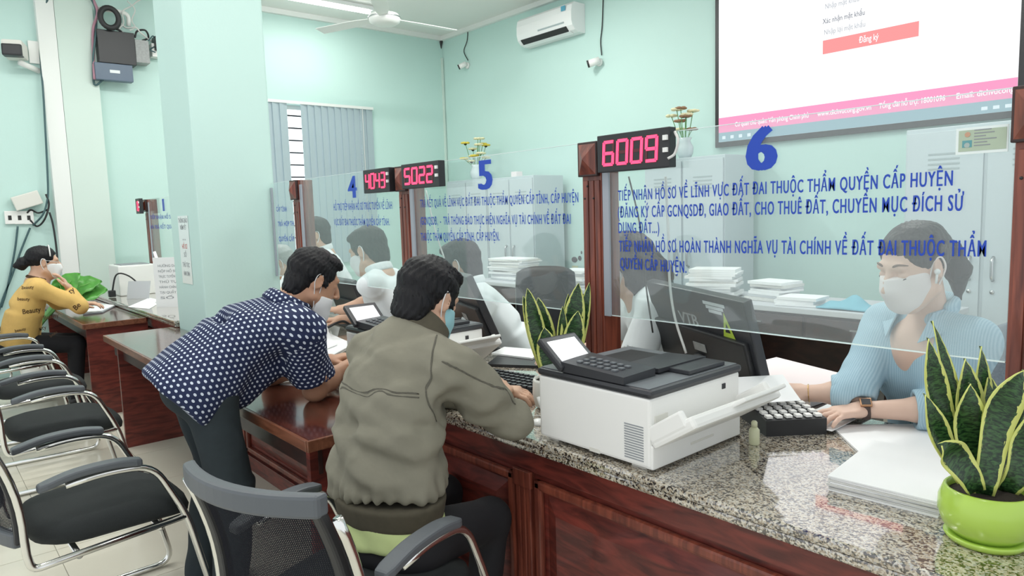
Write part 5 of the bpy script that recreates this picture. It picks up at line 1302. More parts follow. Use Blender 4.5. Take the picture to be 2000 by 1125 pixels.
class Head:
    """head frame: c = centre between the ears, R columns right/forward/up, s = scale"""
    def __init__(h, c, fwd, up=(0, 0, 1), s=1.0): h.c = np.array(c, float); h.R = frame(fwd, up); h.s = s
    def p(h, x, y, z): return h.c + h.R @ (np.array([x, y, z]) * h.s)
    def add(h, F, female=False):
        s, R = h.s, h.R; L = lambda *a: h.p(*a)
        F.ell(L(0, -0.018, 0.038), np.array([0.074, 0.094, 0.082]) * s, R, 0.01)
        F.ell(L(0, 0.030, -0.028), np.array([0.062, 0.062, 0.086]) * s, R, 0.03 * s)
        F.ell(L(0, 0.058, -0.088), np.array([0.036, 0.032, 0.028]) * s, R, 0.03 * s)
        for q in (-1, 1): F.cap(L(q * 0.054, 0.0, -0.06), L(q * 0.022, 0.055, -0.092), 0.022 * s, 0.024 * s, 0.02 * s)
        F.cap(L(-0.034, 0.078, 0.030), L(0.034, 0.078, 0.030), 0.012 * s, 0.012 * s, 0.014 * s)
        for q in (-1, 1): F.ell(L(q * 0.032, 0.094, 0.006), np.array([0.019, 0.016, 0.012]) * s, R, 0.012 * s, 's')
        for q in (-1, 1): F.ell(L(q * 0.032, 0.074, 0.004), np.array([0.015, 0.013, 0.012]) * s, R, 0.004 * s)
        F.chain([L(0, 0.088, 0.018), L(0, 0.103, -0.008), L(0, 0.113, -0.030)], [0.008 * s, 0.010 * s, 0.013 * s], 0.008 * s)
        for q in (-1, 1): F.ell(L(q * 0.013, 0.098, -0.035), np.array([0.009, 0.011, 0.008]) * s, R, 0.006 * s)
        F.cap(L(-0.020, 0.088, -0.060), L(0.020, 0.088, -0.060), 0.007 * s, 0.007 * s, 0.006 * s)
        F.cap(L(-0.016, 0.086, -0.072), L(0.016, 0.086, -0.072), 0.008 * s, 0.008 * s, 0.006 * s)
        for q in (-1, 1):
            F.ell(L(q * 0.074, -0.008, 0.0), np.array([0.009, 0.020, 0.032]) * s, h.R @ Rz(-q * 0.35), 0.006 * s)
            F.ell(L(q * 0.082, -0.004, 0.002), np.array([0.005, 0.010, 0.018]) * s, h.R, 0.004 * s, 's')
    def hair_short(h, F, top=0.0):
        s, R = h.s, h.R; L = lambda *a: h.p(*a)
        F.ell(L(0, -0.020, 0.044), np.array([0.085, 0.107, 0.094]) * s, R, 0.01)
        F.ell(L(0, 0.044, 0.092), np.array([0.062, 0.042, 0.028]) * s, R, 0.03 * s)
        F.ell(L(0, -0.070, -0.035), np.array([0.066, 0.046, 0.066]) * s, R, 0.03 * s)
        for q in (-1, 1): F.box(L(q * 0.073, 0.020, 0.010), np.array([0.006, 0.012, 0.030]) * s, R, 0.004 * s, 0.01 * s)
        F.box(L(0, 0.125, -0.03), np.array([0.12, 0.067, 0.105]) * s, R, 0.02 * s, 0.012 * s, 's')
        F.box(L(0, 0.06, -0.115), np.array([0.14, 0.085, 0.10]) * s, R, 0.02 * s, 0.012 * s, 's')
        F.box(L(0, -0.05, -0.172), np.array([0.14, 0.12, 0.07]) * s, R, 0.02 * s, 0.012 * s, 's')
        for q in (-1, 1): F.ell(L(q * 0.088, -0.006, -0.004), np.array([0.022, 0.024, 0.036]) * s, R, 0.008 * s, 's')
    def strands(h, amp=0.0028, fr=520):
        R, c = h.R, h.c; r = np.random.default_rng(3)
        def f(P):
            q = (P - c) @ R; an = np.arctan2(q[:, 0], -q[:, 1] + 0.02)
            return (amp * (np.sin(an * 34 + 6 * np.sin(q[:, 2] * 40)) + 0.6 * np.sin(an * 61 + q[:, 2] * 90 + 2)) + amp * 0.7 * np.sin(q[:, 2] * 110 + 3 * an)).astype(np.float32)
        return f
    def mask(h, F, low=0.0, nose=True, top=-0.002):
        s, R = h.s, h.R; L = lambda *a: h.p(*a); o = 0.006
        F.ell(L(0, 0.030, -0.030 + low), np.array([0.062 + o, 0.064 + o, 0.086 + o]) * s, R, 0.01)
        F.ell(L(0, 0.060, -0.085 + low), np.array([0.040 + o, 0.036 + o, 0.032 + o]) * s, R, 0.03 * s)
        if nose: F.cap(L(0, 0.088, -0.004 + low), L(0, 0.100, -0.036 + low), 0.014 * s, 0.022 * s, 0.04 * s)
        F.box(L(0, 0.06, 0.10 + top + low), np.array([0.2, 0.2, 0.10]) * s, R, 0.003, 0.004, 's')
        F.box(L(0, -0.075, -0.05 + low), np.array([0.2, 0.09, 0.2]) * s, R, 0.003, 0.004, 's')
        F.box(L(0, 0.06, -0.225 + low), np.array([0.2, 0.2, 0.10]) * s, R, 0.003, 0.004, 's')
    def loops(h, root, m, low=0.0, r=0.0018, sides=(-1, 1), end=(0.060, 0.018)):
        for q in sides:
            pts = [h.p(q * end[0], end[1], -0.030 + low), h.p(q * 0.074, 0.004, 0.022), h.p(q * 0.080, -0.018, 0.030), h.p(q * 0.082, -0.026, 0.0), h.p(q * 0.074, -0.014, -0.032), h.p(q * end[0], end[1], -0.082 + low)]
            B().tube([p - np.array(root.location) for p in bez(pts, 26)], r * h.s, 6).build('ear_loop', m, root)
def Rz(a): c, s = math.cos(a), math.sin(a); return np.array([[c, -s, 0], [s, c, 0], [0, 0, 1.0]])
def hand(F, w, d, nrmv, s=1.0, curl=0.5, side=1, spread=0.10, k=0.004):
    """hand from wrist w pointing along d, back of hand facing nrmv; side=+1 right hand, -1 left"""
    w = np.array(w, float); d = nrm(d); n = np.array(nrmv, float); n = nrm(n - d * (n @ d)); t = np.cross(d, n) * (-side)   # t: towards the thumb
    R = np.stack([t, d, n], 1)
    F.cap(w - d * 0.02, w + d * 0.02, 0.024 * s, 0.027 * s, 0.015)
    F.box(w + d * 0.052 * s, np.array([0.040, 0.048, 0.0135]) * s, R, 0.012 * s, 0.014)
    Ls = (0.072, 0.080, 0.075, 0.060)
    for i in range(4):
        o = (1.5 - i) * 0.0205 * s; b = w + d * (0.098 - 0.004 * abs(i - 1.3)) * s + t * o
        dr = nrm(d + t * spread * (1.5 - i)); L = Ls[i] * s; p = b - dr * 0.01; a = 0.0; rad = (0.0098, 0.0100, 0.0096, 0.0086)[i] * s
        pts = [p]; cu = curl if not hasattr(curl, '__len__') else curl[i]
        for j, f in enumerate((0.44, 0.31, 0.25)):
            a += cu * (0.7 if j == 0 else 1.0) * 0.8
            p = p + (dr * math.cos(a) - n * math.sin(a)) * (L * f + (0.01 if j == 0 else 0)); pts.append(p)
        F.chain(pts, [rad, rad * 0.96, rad * 0.90, rad * 0.80], k)
    b = w + d * 0.022 * s + t * 0.030 * s - n * 0.006 * s
    p1 = b + nrm(d * 0.75 + t * 0.75 - n * 0.25) * 0.040 * s; p2 = p1 + nrm(d * 0.95 + t * 0.25 - n * 0.25) * 0.032 * s; p3 = p2 + nrm(d * 1.0 - t * 0.05 - n * 0.3) * 0.024 * s
    F.chain([b, p1, p2, p3], [0.015 * s, 0.0120 * s, 0.0108 * s, 0.0088 * s], 0.008)
def bodyuv(o, charts, root):
    """cylindrical UV charts (metres) for each face: list of (a, b, side)"""
    me = o.data; V = mverts(me) + np.array(root.location); n = len(me.polygons)
    lv = np.zeros(len(me.loops), np.int32); me.loops.foreach_get('vertex_index', lv)
    cen = np.zeros(n * 3); me.polygons.foreach_get('center', cen); cen = cen.reshape(-1, 3) + np.array(root.location)
    best = np.full(n, 9.0); pick = np.zeros(n, int)
    for i, (a, b, sd, r) in enumerate(charts):
        a, b = np.array(a, float), np.array(b, float); d = b - a; t = np.clip(((cen - a) @ d) / (d @ d), 0, 1)
        dist = np.linalg.norm(cen - a - t[:, None] * d, axis=1) / r
        m = dist < best; best[m] = dist[m]; pick[m] = i
    lp = np.repeat(pick, 4); uv = np.zeros((len(lv), 2))
    for i, (a, b, sd, r) in enumerate(charts):
        a, b = np.array(a, float), np.array(b, float); d = nrm(b - a); u = nrm(np.array(sd, float) - d * (np.array(sd, float) @ d)); v = np.cross(d, u)
        q = V[lv] - a; an = np.arctan2(q @ v, q @ u); fa = np.zeros(n)
        c = cen - a; fan = np.arctan2(c @ v, c @ u); fl_ = np.repeat(fan, 4)
        an = fl_ + (an - fl_ + math.pi) % (2 * math.pi) - math.pi
        m = lp == i; uv[m] = np.stack([an * r, q @ d], 1)[m]
    ul = me.uv_layers.new(name='UVMap'); ul.data.foreach_set('uv', uv.ravel())
def seam(root, target, pts, r, name, m):
    """stitched seam: a thin strip pulled on to the garment surface"""
    o = B().tube([np.array(p) - np.array(root.location) for p in bez(pts, 36)], r, 6).build(name, m, root)
    md = o.modifiers.new('w', 'SHRINKWRAP'); md.target = target; md.wrap_method = 'NEAREST_SURFACEPOINT'; md.wrap_mode = 'OUTSIDE_SURFACE'; md.offset = r * 0.6
    return o
def A_(*a): return np.array(a, float)

# ------------------------------------------------------------------ man in the khaki jacket
K = thing('person', 'seated man in a khaki jacket seen from behind, leaning on the counter', 'person', (-1.80, 1.02, 0.0))
hK = Head((-1.875, 1.258, 1.222), (-0.20, 0.87, -0.40), (-0.08, 0.42, 0.9), 1.05)
c7 = A_(-1.862, 1.125, 1.125); hips = A_(-1.785, 1.03, 0.55); RT = frame((-0.10, 0.99, 0))
shR, shL = c7 + RT[:, 0] * 0.195 + A_(0.0, 0.045, -0.085), c7 - RT[:, 0] * 0.165 + A_(0, 0.03, -0.075)
elR, wrR = A_(-1.645, 1.370, 0.862), A_(-1.895, 1.525, 0.862)
elL, wrL = A_(-2.13, 1.36, 0.845), A_(-2.00, 1.615, 0.835)
knR, knL = A_(-1.74, 1.37, 0.50), A_(-2.02, 1.38, 0.50)
F = Field(0.006)
hK.add(F); F.cap(hK.p(0, -0.03, -0.03), c7 + A_(0, 0.02, -0.02), 0.058, 0.062, 0.03)
F.cap(c7 + A_(0, 0.02, -0.12), hips, 0.09, 0.12, 0.05); F.cap(c7 - A_(0, 0, 0.04), shR, 0.05, 0.05); F.cap(c7, shL, 0.05, 0.05)
for a, b, c in ((shR, elR, wrR), (shL, elL, wrL)): F.chain([a, b, c], [0.048, 0.042, 0.028], 0.03)
dR = nrm(A_(-0.35, 0.90, 0.10)); hand(F, wrR, dR, (0.55, 0.25, 0.8), 1.02, 0.75, 1)
hand(F, wrL, nrm(A_(0.75, 0.6, 0.0)), (-0.1, -0.2, 1), 1.02, 0.6, -1)
for kn, sg in ((knR, 1), (knL, -1)):
    F.cap(hips + RT[:, 0] * sg * 0.09, kn, 0.07, 0.05, 0.04); F.cap(kn, kn * A_(1, 1, 0) + A_(0, -0.06, 0.08), 0.045, 0.035, 0.03)
    F.cap(kn * A_(1, 1, 0) + A_(0, -0.08, 0.05), kn * A_(1, 1, 0) + A_(0, 0.02, 0.03), 0.035, 0.03, 0.03)
grow(F, 'body', 'skin', K)
F = Field(0.006); hK.hair_short(F); grow(F, 'hair', 'hair', K, hK.strands())
F = Field(0.004); hK.mask(F, -0.006); grow(F, 'face_mask', 'mask_blue', K); hK.loops(K, 'mask_white')
# jacket
mid = hips * 0.45 + c7 * 0.55 + A_(0.01, -0.03, 0); hem0 = hips + A_(0.0, -0.005, 0.075)
F = Field(0.007)
F.trunk(hem0 + A_(0, 0, 0.045), mid, RT, (0.200, 0.148), (0.205, 0.145), 0.04)
F.trunk(mid, c7 - A_(0, 0.01, 0.055), RT, (0.205, 0.145), (0.185, 0.105), 0.06, rnd=0.05)
F.cap(c7 - A_(0, 0.0, 0.035), shR, 0.075, 0.078, 0.05); F.cap(c7 - A_(0, 0.0, 0.035), shL, 0.075, 0.078, 0.05)
F.chain([shR, shR * 0.5 + elR * 0.5 + A_(0.015, -0.01, 0), elR], [0.082, 0.074, 0.066], 0.03)
F.cap(elR, wrR - nrm(wrR - elR) * 0.02, 0.064, 0.046, 0.03)
F.chain([shL, elL], [0.082, 0.068], 0.03); F.cap(elL, wrL - nrm(wrL - elL) * 0.02, 0.066, 0.046, 0.03)
f1_, f2_ = folds(0.009, 24, 4), folds(0.0045, 58, 9)
fK = lambda P: f1_(P) + f2_(P)
def kd(P):
    o = fK(P); z = P[:, 2]
    dz = np.exp(-((z - (hem0[2] + 0.075)) / 0.035) ** 2)
    an = np.arctan2(P[:, 0] - hips[0], P[:, 1] - hips[1])
    diag = np.sin((P[:, 0] * 0.55 + P[:, 2] * 1.0) * 46) * np.exp(-((z - 0.80) / 0.10) ** 2)
    return (o + 0.006 * dz * np.sin(an * 26) + 0.008 * diag).astype(np.float32)
jk = grow(F, 'jacket', 'jacket', K, kd)
F = Field(0.006); F.trunk(hem0 - A_(0, 0, 0.012), hem0 + A_(0, 0, 0.062), RT, (0.185, 0.138), (0.200, 0.150), 0.01, rnd=0.012)
def rib(P): an = np.arctan2((P - hips) @ RT[:, 0], (P - hips) @ RT[:, 1]); return (0.0016 * np.sin(an * 150)).astype(np.float32)
grow(F, 'hem_band', 'jacket_rib', K)
F = Field(0.005)
nk = nrm(hK.p(0, -0.03, -0.03) - c7)
rng_ = [c7 + A_(0, 0.020, -0.005) + RT @ A_(0.088 * math.cos(t), 0.080 * math.sin(t) + 0.012, 0.000 - 0.035 * math.sin(t)) for t in np.linspace(0, 2 * math.pi, 20)]
nb = c7 + A_(0, 0.035, -0.035); F.cone(nb, nb + nk * 0.115, 0.100, 0.082, 0.01); F.ell(nb + nk * 0.02, (0.115, 0.105, 0.05), RT, 0.03)
grow(F, 'collar', 'jacket_rib', K)
F = Field(0.007); F.trunk(hem0 - A_(0, 0, 0.075), hem0 + A_(0, 0, 0.02), RT, (0.190, 0.145), (0.182, 0.136), 0.01, rnd=0.02)
grow(F, 'undershirt', 'lime', K, folds(0.004, 40, 8))
F = Field(0.008); F.ell(hips - A_(0, -0.01, 0.02), (0.185, 0.15, 0.075), RT, 0.04)
for kn, sg in ((knR, 1), (knL, -1)):
    F.cap(hips + RT[:, 0] * sg * 0.09 + A_(0, 0.02, -0.01), kn, 0.088, 0.066, 0.05); F.cap(kn, kn * A_(1, 1, 0) + A_(0, -0.06, 0.09), 0.062, 0.052, 0.03)
grow(F, 'trousers', 'trousers_black', K)
for kn, sg in ((knR, 1), (knL, -1)):
    F = Field(0.008); F.cap(kn * A_(1, 1, 0) + A_(0, -0.10, 0.042), kn * A_(1, 1, 0) + A_(0, 0.03, 0.036), 0.042, 0.034, 0.02); grow(F, 'shoe', 'shoe', K)
bk_ = lambda x, y, z: c7 + RT @ A_(x, y, z)
seam(K, jk, [bk_(-0.21, -0.09, -0.13), bk_(-0.1, -0.13, -0.135), bk_(0.0, -0.14, -0.14), bk_(0.1, -0.13, -0.135), bk_(0.21, -0.09, -0.125)], 0.0022, 'yoke_seam', 'jacket_seam')
seam(K, jk, [bk_(-0.21, -0.09, -0.142), bk_(-0.1, -0.13, -0.147), bk_(0.0, -0.14, -0.152), bk_(0.1, -0.13, -0.147), bk_(0.21, -0.09, -0.137)], 0.0018, 'yoke_seam', 'jacket_seam')
seam(K, jk, [bk_(0.17, 0.02, 0.03), bk_(0.205, -0.04, -0.04), bk_(0.22, -0.07, -0.13), bk_(0.215, -0.04, -0.22)], 0.0025, 'armhole_seam', 'jacket_seam')
seam(K, jk, [shR + A_(0.04, -0.06, 0.04), shR * 0.5 + elR * 0.5 + A_(0.06, -0.03, 0.05), elR + A_(0.05, 0.0, 0.05)], 0.0022, 'sleeve_seam', 'jacket_seam')

# ------------------------------------------------------------------ man in the polka-dot shirt
Pp = thing('person', 'man in a navy polka-dot shirt bending over the writing desk', 'person', (-2.80, 0.84, 0.0))
hP = Head((-2.765, 1.285, 1.235), (0.10, 0.90, -0.40), (0.05, 0.40, 0.9), 1.03)
c7 = A_(-2.78, 1.145, 1.150); hips = A_(-2.80, 0.795, 0.925); sp = nrm(c7 - hips); RT = frame(sp, A_(0, -0.6, 1)); side = A_(1, 0.0, 0)
shR, shL = c7 + A_(0.175, 0.005, -0.075), c7 + A_(-0.185, 0.03, -0.075)
elR, wrR = A_(-2.715, 1.235, 0.790), A_(-2.86, 1.455, 0.825)
elL, wrL = A_(-3.13, 1.22, 0.79), A_(-3.06, 1.46, 0.825)
hpR, hpL = hips + A_(0.085, 0.01, -0.06), hips + A_(-0.085, 0.02, -0.06)
knR, knL = A_(-2.69, 0.86, 0.50), A_(-2.93, 0.88, 0.50); anR, anL = A_(-2.70, 0.83, 0.09), A_(-2.94, 0.80, 0.09)
F = Field(0.006)
hP.add(F); F.cap(hP.p(0, -0.03, -0.03), c7 + A_(0, 0.0, -0.03), 0.057, 0.062, 0.03)
F.cap(c7 - A_(0, 0.05, 0.08), hips, 0.09, 0.10, 0.05); F.cap(c7 - A_(0, 0, 0.04), shR, 0.05, 0.05); F.cap(c7 - A_(0, 0, 0.04), shL, 0.05, 0.05)
for a, b, c in ((shR, elR, wrR), (shL, elL, wrL)): F.chain([a, b], [0.050, 0.046], 0.03); F.chain([b, b * 0.6 + c * 0.4, c], [0.045, 0.045, 0.029], 0.03)
hand(F, wrR, nrm(wrR - elR), (0, 0, 1), 1.04, 0.4, 1); hand(F, wrL, nrm(wrL - elL), (0, 0, 1), 1.04, 0.4, -1)
for h_, k_, a_ in ((hpR, knR, anR), (hpL, knL, anL)):
    F.chain([h_, k_, a_], [0.075, 0.052, 0.038], 0.03); F.cap(a_ - A_(0, 0.02, 0.045), a_ + A_(0, 0.12, -0.055), 0.035, 0.03, 0.03)
grow(F, 'body', 'skin_tan', Pp)
F = Field(0.006); hP.hair_short(F); grow(F, 'hair', 'hair', Pp, hP.strands())
F = Field(0.004); hP.mask(F, -0.045, False); grow(F, 'face_mask', 'mask_white', Pp); hP.loops(Pp, 'mask_white', -0.04)
F = Field(0.006)
m1 = hips * 0.5 + c7 * 0.5 + A_(0, -0.02, -0.01)
Rt = np.stack([side, np.cross(sp, side), sp], 1)
F.trunk(hips - sp * 0.10 + A_(0, 0.0, -0.04), m1, Rt, (0.210, 0.160), (0.195, 0.138), 0.05)
F.trunk(m1, c7 - A_(0, 0.03, 0.06), Rt, (0.195, 0.138), (0.190, 0.105), 0.06, rnd=0.05)
F.cap(c7 - A_(0, 0.02, 0.03), shR, 0.070, 0.076, 0.05); F.cap(c7 - A_(0, 0.02, 0.03), shL, 0.070, 0.076, 0.05)
for s_, e_ in ((shR, elR), (shL, elL)):
    q = s_ * 0.22 + e_ * 0.78; F.cone(s_, q, 0.080, 0.086, 0.035)
    F.cap(q + nrm(e_ - s_) * 0.0, e_, 0.074, 0.070, 0.004, 's')
F.cap(hips * 0.75 + c7 * 0.25 + A_(0, 0.06, -0.14), m1 + A_(0, 0.08, -0.12), 0.09, 0.09, 0.08)
pj = grow(F, 'shirt', 'polka', Pp, folds(0.006, 24, 11))
bodyuv(pj, [(hips, c7, (0, -0.4, 1), 0.17), (shR * 0.6 + elR * 0.4, elR, (1, 0, 0), 0.080), (shL * 0.6 + elL * 0.4, elL, (-1, 0, 0), 0.080)], Pp)
F = Field(0.005)
nk = nrm(hP.p(0, -0.03, -0.03) - c7); fr_ = frame(A_(0, 1, -0.1), nk)
rng_ = [c7 + A_(0, 0.0, -0.005) + fr_ @ A_(0.080 * math.cos(t), 0.070 * math.sin(t) + 0.01, 0.010 - 0.03 * math.sin(t)) for t in np.linspace(0, 2 * math.pi, 20)]
F.chain([p for p in rng_], [0.016] * 20, 0.01); F.chain([p + nk * 0.028 for p in rng_], [0.011] * 20, 0.02)
co = grow(F, 'collar', 'polka', Pp); bodyuv(co, [(c7 - nk * 0.05, c7 + nk * 0.1, (1, 0, 0), 0.09)], Pp)
F = Field(0.007)
F.ell(hips + A_(0, 0.0, -0.05), (0.165, 0.125, 0.12), None, 0.04)
for h_, k_, a_ in ((hpR, knR, anR), (hpL, knL, anL)): F.chain([h_, k_], [0.092, 0.080], 0.05); F.cone(k_, a_ - A_(0, 0, 0.04), 0.078, 0.068, 0.04)
grow(F, 'trousers', 'trousers', Pp, folds(0.006, 22, 5))
for a_ in (anR, anL):
    F = Field(0.008); F.cap(a_ + A_(0, -0.03, -0.048), a_ + A_(0, 0.15, -0.056), 0.042, 0.034, 0.02); grow(F, 'shoe', 'shoe', Pp)

# ------------------------------------------------------------------ woman in the blue shirt behind number 6
W = thing('person', 'woman in a light blue shirt and white mask working behind the number 6 glass', 'person', (-0.80, 2.62, 0.0))
fw_ = nrm(A_(-0.36, -0.86, -0.30)); hW = Head((-0.825, 2.345, 1.292), fw_, (-0.08, -0.25, 1), 1.07)
c7 = A_(-0.812, 2.470, 1.135); hips = A_(-0.80, 2.66, 0.58); RT = frame((-0.30, -0.95, 0))     # RT x column = her right
shR, shL = c7 + RT[:, 0] * 0.165 + A_(0, -0.01, -0.06), c7 - RT[:, 0] * 0.145 + A_(0, -0.02, -0.065)
elL = onz(1858, 800, 0.860); wrL = onz(1682, 800, 0.845)
elR = onz(1668, 768, 0.880); wrR = onz(1572, 768, 0.868)
F = Field(0.004)
hW.add(F, True); F.cap(hW.p(0, -0.03, -0.03), c7 + A_(0, 0.0, -0.02), 0.048, 0.052, 0.03)
ch = c7 + RT @ A_(0, 0.035, -0.11); F.ell(ch, (0.10, 0.062, 0.11), RT, 0.04)
F.cap(ch, hips, 0.09, 0.10, 0.05); F.cap(c7 - A_(0, 0, 0.03), shR, 0.042, 0.042, 0.03); F.cap(c7 - A_(0, 0, 0.03), shL, 0.042, 0.042, 0.03)
for a, b, c in ((shR, elR, wrR), (shL, elL, wrL)): F.chain([a, b], [0.040, 0.038], 0.02); F.chain([b, b * 0.65 + c * 0.35, c], [0.038, 0.037, 0.024], 0.02)
dL = nrm(onz(1585, 812, 0.842) - wrL); hand(F, wrL, dL, (0.1, 0.05, 1), 0.92, (0.30, 0.38, 0.42, 0.40), -1, 0.16)
dR = nrm(onz(1515, 765, 0.865) - wrR); hand(F, wrR, dR, (0.25, -0.55, 0.8), 0.92, 0.55, 1, 0.06)
for sg in (-1, 1):
    kn = hips + RT @ A_(sg * 0.10, 0.40, -0.08); F.cap(hips + RT[:, 0] * sg * 0.08, kn, 0.065, 0.05, 0.03)
    an = A_(kn[0], kn[1] + 0.10, 0.09); F.cap(kn, an, 0.048, 0.035, 0.02); F.cap(an, an + RT @ A_(0, 0.12, -0.05), 0.03, 0.028, 0.02)
grow(F, 'body', 'skin_light', W)
# hair swept back into a low ponytail
F = Field(0.005); L = hW.p; s = hW.s
F.ell(L(0, -0.020, 0.042), np.array([0.081, 0.103, 0.088]) * s, hW.R, 0.01)
F.box(L(0, 0.135, -0.03), np.array([0.13, 0.075, 0.10]) * s, hW.R, 0.03 * s, 0.02, 's')
F.box(L(0, 0.055, -0.115), np.array([0.14, 0.075, 0.10]) * s, hW.R, 0.02 * s, 0.012, 's')
F.box(L(0, -0.02, -0.135), np.array([0.14, 0.10, 0.075]) * s, hW.R, 0.02 * s, 0.012, 's')
for q in (-1, 1): F.ell(L(q * 0.086, -0.004, -0.006), np.array([0.020, 0.024, 0.036]) * s, hW.R, 0.008, 's')
F.chain([L(0, -0.105, 0.015), L(-0.01, -0.130, 0.0), L(-0.02, -0.135, -0.06), L(-0.025, -0.115, -0.14)], [0.026, 0.032, 0.034, 0.010], 0.025)
grow(F, 'hair', 'hair_brown', W, hW.strands(0.0018))
F = Field(0.0035); hW.mask(F, 0.004, True, 0.0); grow(F, 'face_mask', 'mask_pink', W); hW.loops(W, 'mask_pink', 0.0, 0.0028)
loc = np.array(W.location)
for q in (-1, 1):
    B().tube([p - loc for p in bez([L(q * 0.016, 0.088, 0.034), L(q * 0.034, 0.086, 0.041), L(q * 0.053, 0.070, 0.035)], 10)], [0.0022, 0.0035, 0.0038, 0.0038, 0.0036, 0.0034, 0.0032, 0.003, 0.0026, 0.002, 0.0015][:len(bez([(0, 0, 0), (1, 0, 0), (2, 0, 0)], 10))], 6).build('eyebrow', 'brow', W)
    B().tube([p - loc for p in bez([L(q * 0.019, 0.083, 0.0), L(q * 0.032, 0.0885, -0.005), L(q * 0.046, 0.080, -0.001)], 10)], 0.0016, 6).build('eyelashes', 'lash', W)
ep = L(-0.082, 0.006, -0.004)
eb = B().sphere(ep - loc, 0.009, 10); eb.tube([ep - loc, L(-0.080, 0.016, -0.036) - loc], 0.0036, 8); eb.build('earbud', 'white_gloss', W)
# shirt
F = Field(0.005)
mid = hips * 0.5 + c7 * 0.5 + A_(0, -0.045, 0.0)
F.trunk(hips - A_(0, 0.02, 0.03), mid, RT, (0.180, 0.130), (0.160, 0.118), 0.05)
F.trunk(mid, c7 - A_(0, 0.035, 0.06), RT, (0.160, 0.118), (0.160, 0.095), 0.06, rnd=0.045)
for q in (-1, 1): F.ell(mid + RT @ A_(q * 0.072, 0.095, 0.075), (0.075, 0.060, 0.075), RT, 0.05)
F.cap(c7 - A_(0, 0.01, 0.035), shR, 0.060, 0.064, 0.05); F.cap(c7 - A_(0, 0.01, 0.035), shL, 0.060, 0.064, 0.05)
qR = elR * 0.60 + wrR * 0.40; qL = elL * 0.62 + wrL * 0.38
F.chain([shR, elR], [0.070, 0.062], 0.03); F.cone(elR, qR, 0.060, 0.056, 0.03)
F.chain([shL, elL], [0.070, 0.062], 0.03); F.cone(elL, qL, 0.060, 0.058, 0.03)
F.cap(qR + nrm(wrR - elR) * 0.002, wrR, 0.048, 0.045, 0.004, 's'); F.cap(qL + nrm(wrL - elL) * 0.002, wrL, 0.048, 0.045, 0.004, 's')
# open collar: a V cut away at the throat
vt = c7 + RT @ A_(0, 0.10, 0.0)
for i in range(7):
    t = i / 6; F.cap(c7 + RT @ A_(0, 0.07, 0.02 - 0.11 * t), c7 + RT @ A_(0.0, 0.22, 0.0 - 0.14 * t), 0.036 * (1 - t) + 0.002, 0.036 * (1 - t) + 0.002, 0.004, 's')
sw = grow(F, 'shirt', 'shirt_blue', W, folds(0.0045, 30, 21))
def flap(root, pts, name, m, th=0.004):
    o = B().add([np.array(p) - np.array(root.location) for p in pts], [(0, 1, 2, 3)]).build(name, m, root, False)
    sd = o.modifiers.new('d', 'SUBSURF'); sd.subdivision_type = 'SIMPLE'; sd.levels = sd.render_levels = 3
    so = o.modifiers.new('s', 'SOLIDIFY'); so.thickness = th; so.offset = 0
    return o
for q in (-1, 1):
    cn_ = lambda x, y, z: c7 + RT @ A_(q * x, y, z)
    flap(W, [cn_(0.072, -0.03, 0.035), cn_(0.058, 0.075, 0.012), cn_(0.055, 0.135, -0.075), cn_(0.115, 0.075, -0.035)], 'collar_flap', 'shirt_blue')
F = Field(0.005)
rg = [c7 + RT @ A_(0.066 * math.cos(t), 0.060 * math.sin(t), 0.012 - 0.018 * math.sin(t)) for t in np.linspace(R_(165), R_(375), 14)]
F.chain(rg, [0.013] * 14, 0.01); F.chain([p + A_(0, -0.006, 0.022) for p in rg], [0.010] * 14, 0.02); grow(F, 'collar', 'shirt_blue', W)
seam(W, sw, [mid + RT @ A_(0.003, 0.22, 0.045), mid + RT @ A_(0.006, 0.22, 0.0), mid + RT @ A_(0.008, 0.20, -0.06), hips + RT @ A_(0.0, 0.20, 0.08)], 0.0025, 'placket', 'card_photo')
# cuffs, watch, bracelet
F = Field(0.005); F.cone(qR - nrm(wrR - elR) * 0.045, qR + nrm(wrR - elR) * 0.006, 0.064, 0.061, 0.01); F.cap(qR, wrR, 0.047, 0.045, 0.004, 's'); grow(F, 'cuff', 'shirt_blue', W)
F = Field(0.005); F.cone(qL - nrm(wrL - elL) * 0.055, qL + nrm(wrL - elL) * 0.006, 0.066, 0.062, 0.01); F.cap(qL, wrL, 0.047, 0.045, 0.004, 's'); grow(F, 'cuff', 'shirt_blue', W)
wc = wrL + nrm(elL - wrL) * 0.012; da = nrm(wrL - elL); ua = nrm(A_(0, 0, 1) - da * da[2]); va = np.cross(da, ua)
rg = [wc + 0.0285 * (math.cos(t) * ua + math.sin(t) * va) for t in np.linspace(0, 2 * math.pi, 24, endpoint=False)]
bm_ = B()
vs = []
for p in rg:
    o_ = nrm(p - wc)
    for (a_, b_) in ((-1, 0), (1, 0), (1, 1), (-1, 1)): vs.append(p + da * a_ * 0.011 + o_ * b_ * 0.003 - loc)
n = 24; bm_.add(vs, [(i * 4 + k, i * 4 + (k + 1) % 4, ((i + 1) % n) * 4 + (k + 1) % 4, ((i + 1) % n) * 4 + k) for i in range(n) for k in range(4)])
wt = bm_.build('wristwatch', 'watch', W)
cp_ = wc + nrm(ua * 0.8 - va * 0.5 * (1 if va[1] > 0 else -1)) * 0.033; on = nrm(cp_ - wc)
B().obox(cp_ - loc, da, np.cross(on, da), on, 0.017, 0.016, 0.004, 0.002).build('watch_case', 'watch_case', wt)
B().obox(cp_ + on * 0.0042 - loc, da, np.cross(on, da), on, 0.013, 0.012, 0.0005).build('watch_face', 'ink', wt)
dr_ = nrm(wrR - elR); u2 = nrm(A_(0, 0, 1) - dr_ * dr_[2]); v2 = np.cross(dr_, u2)
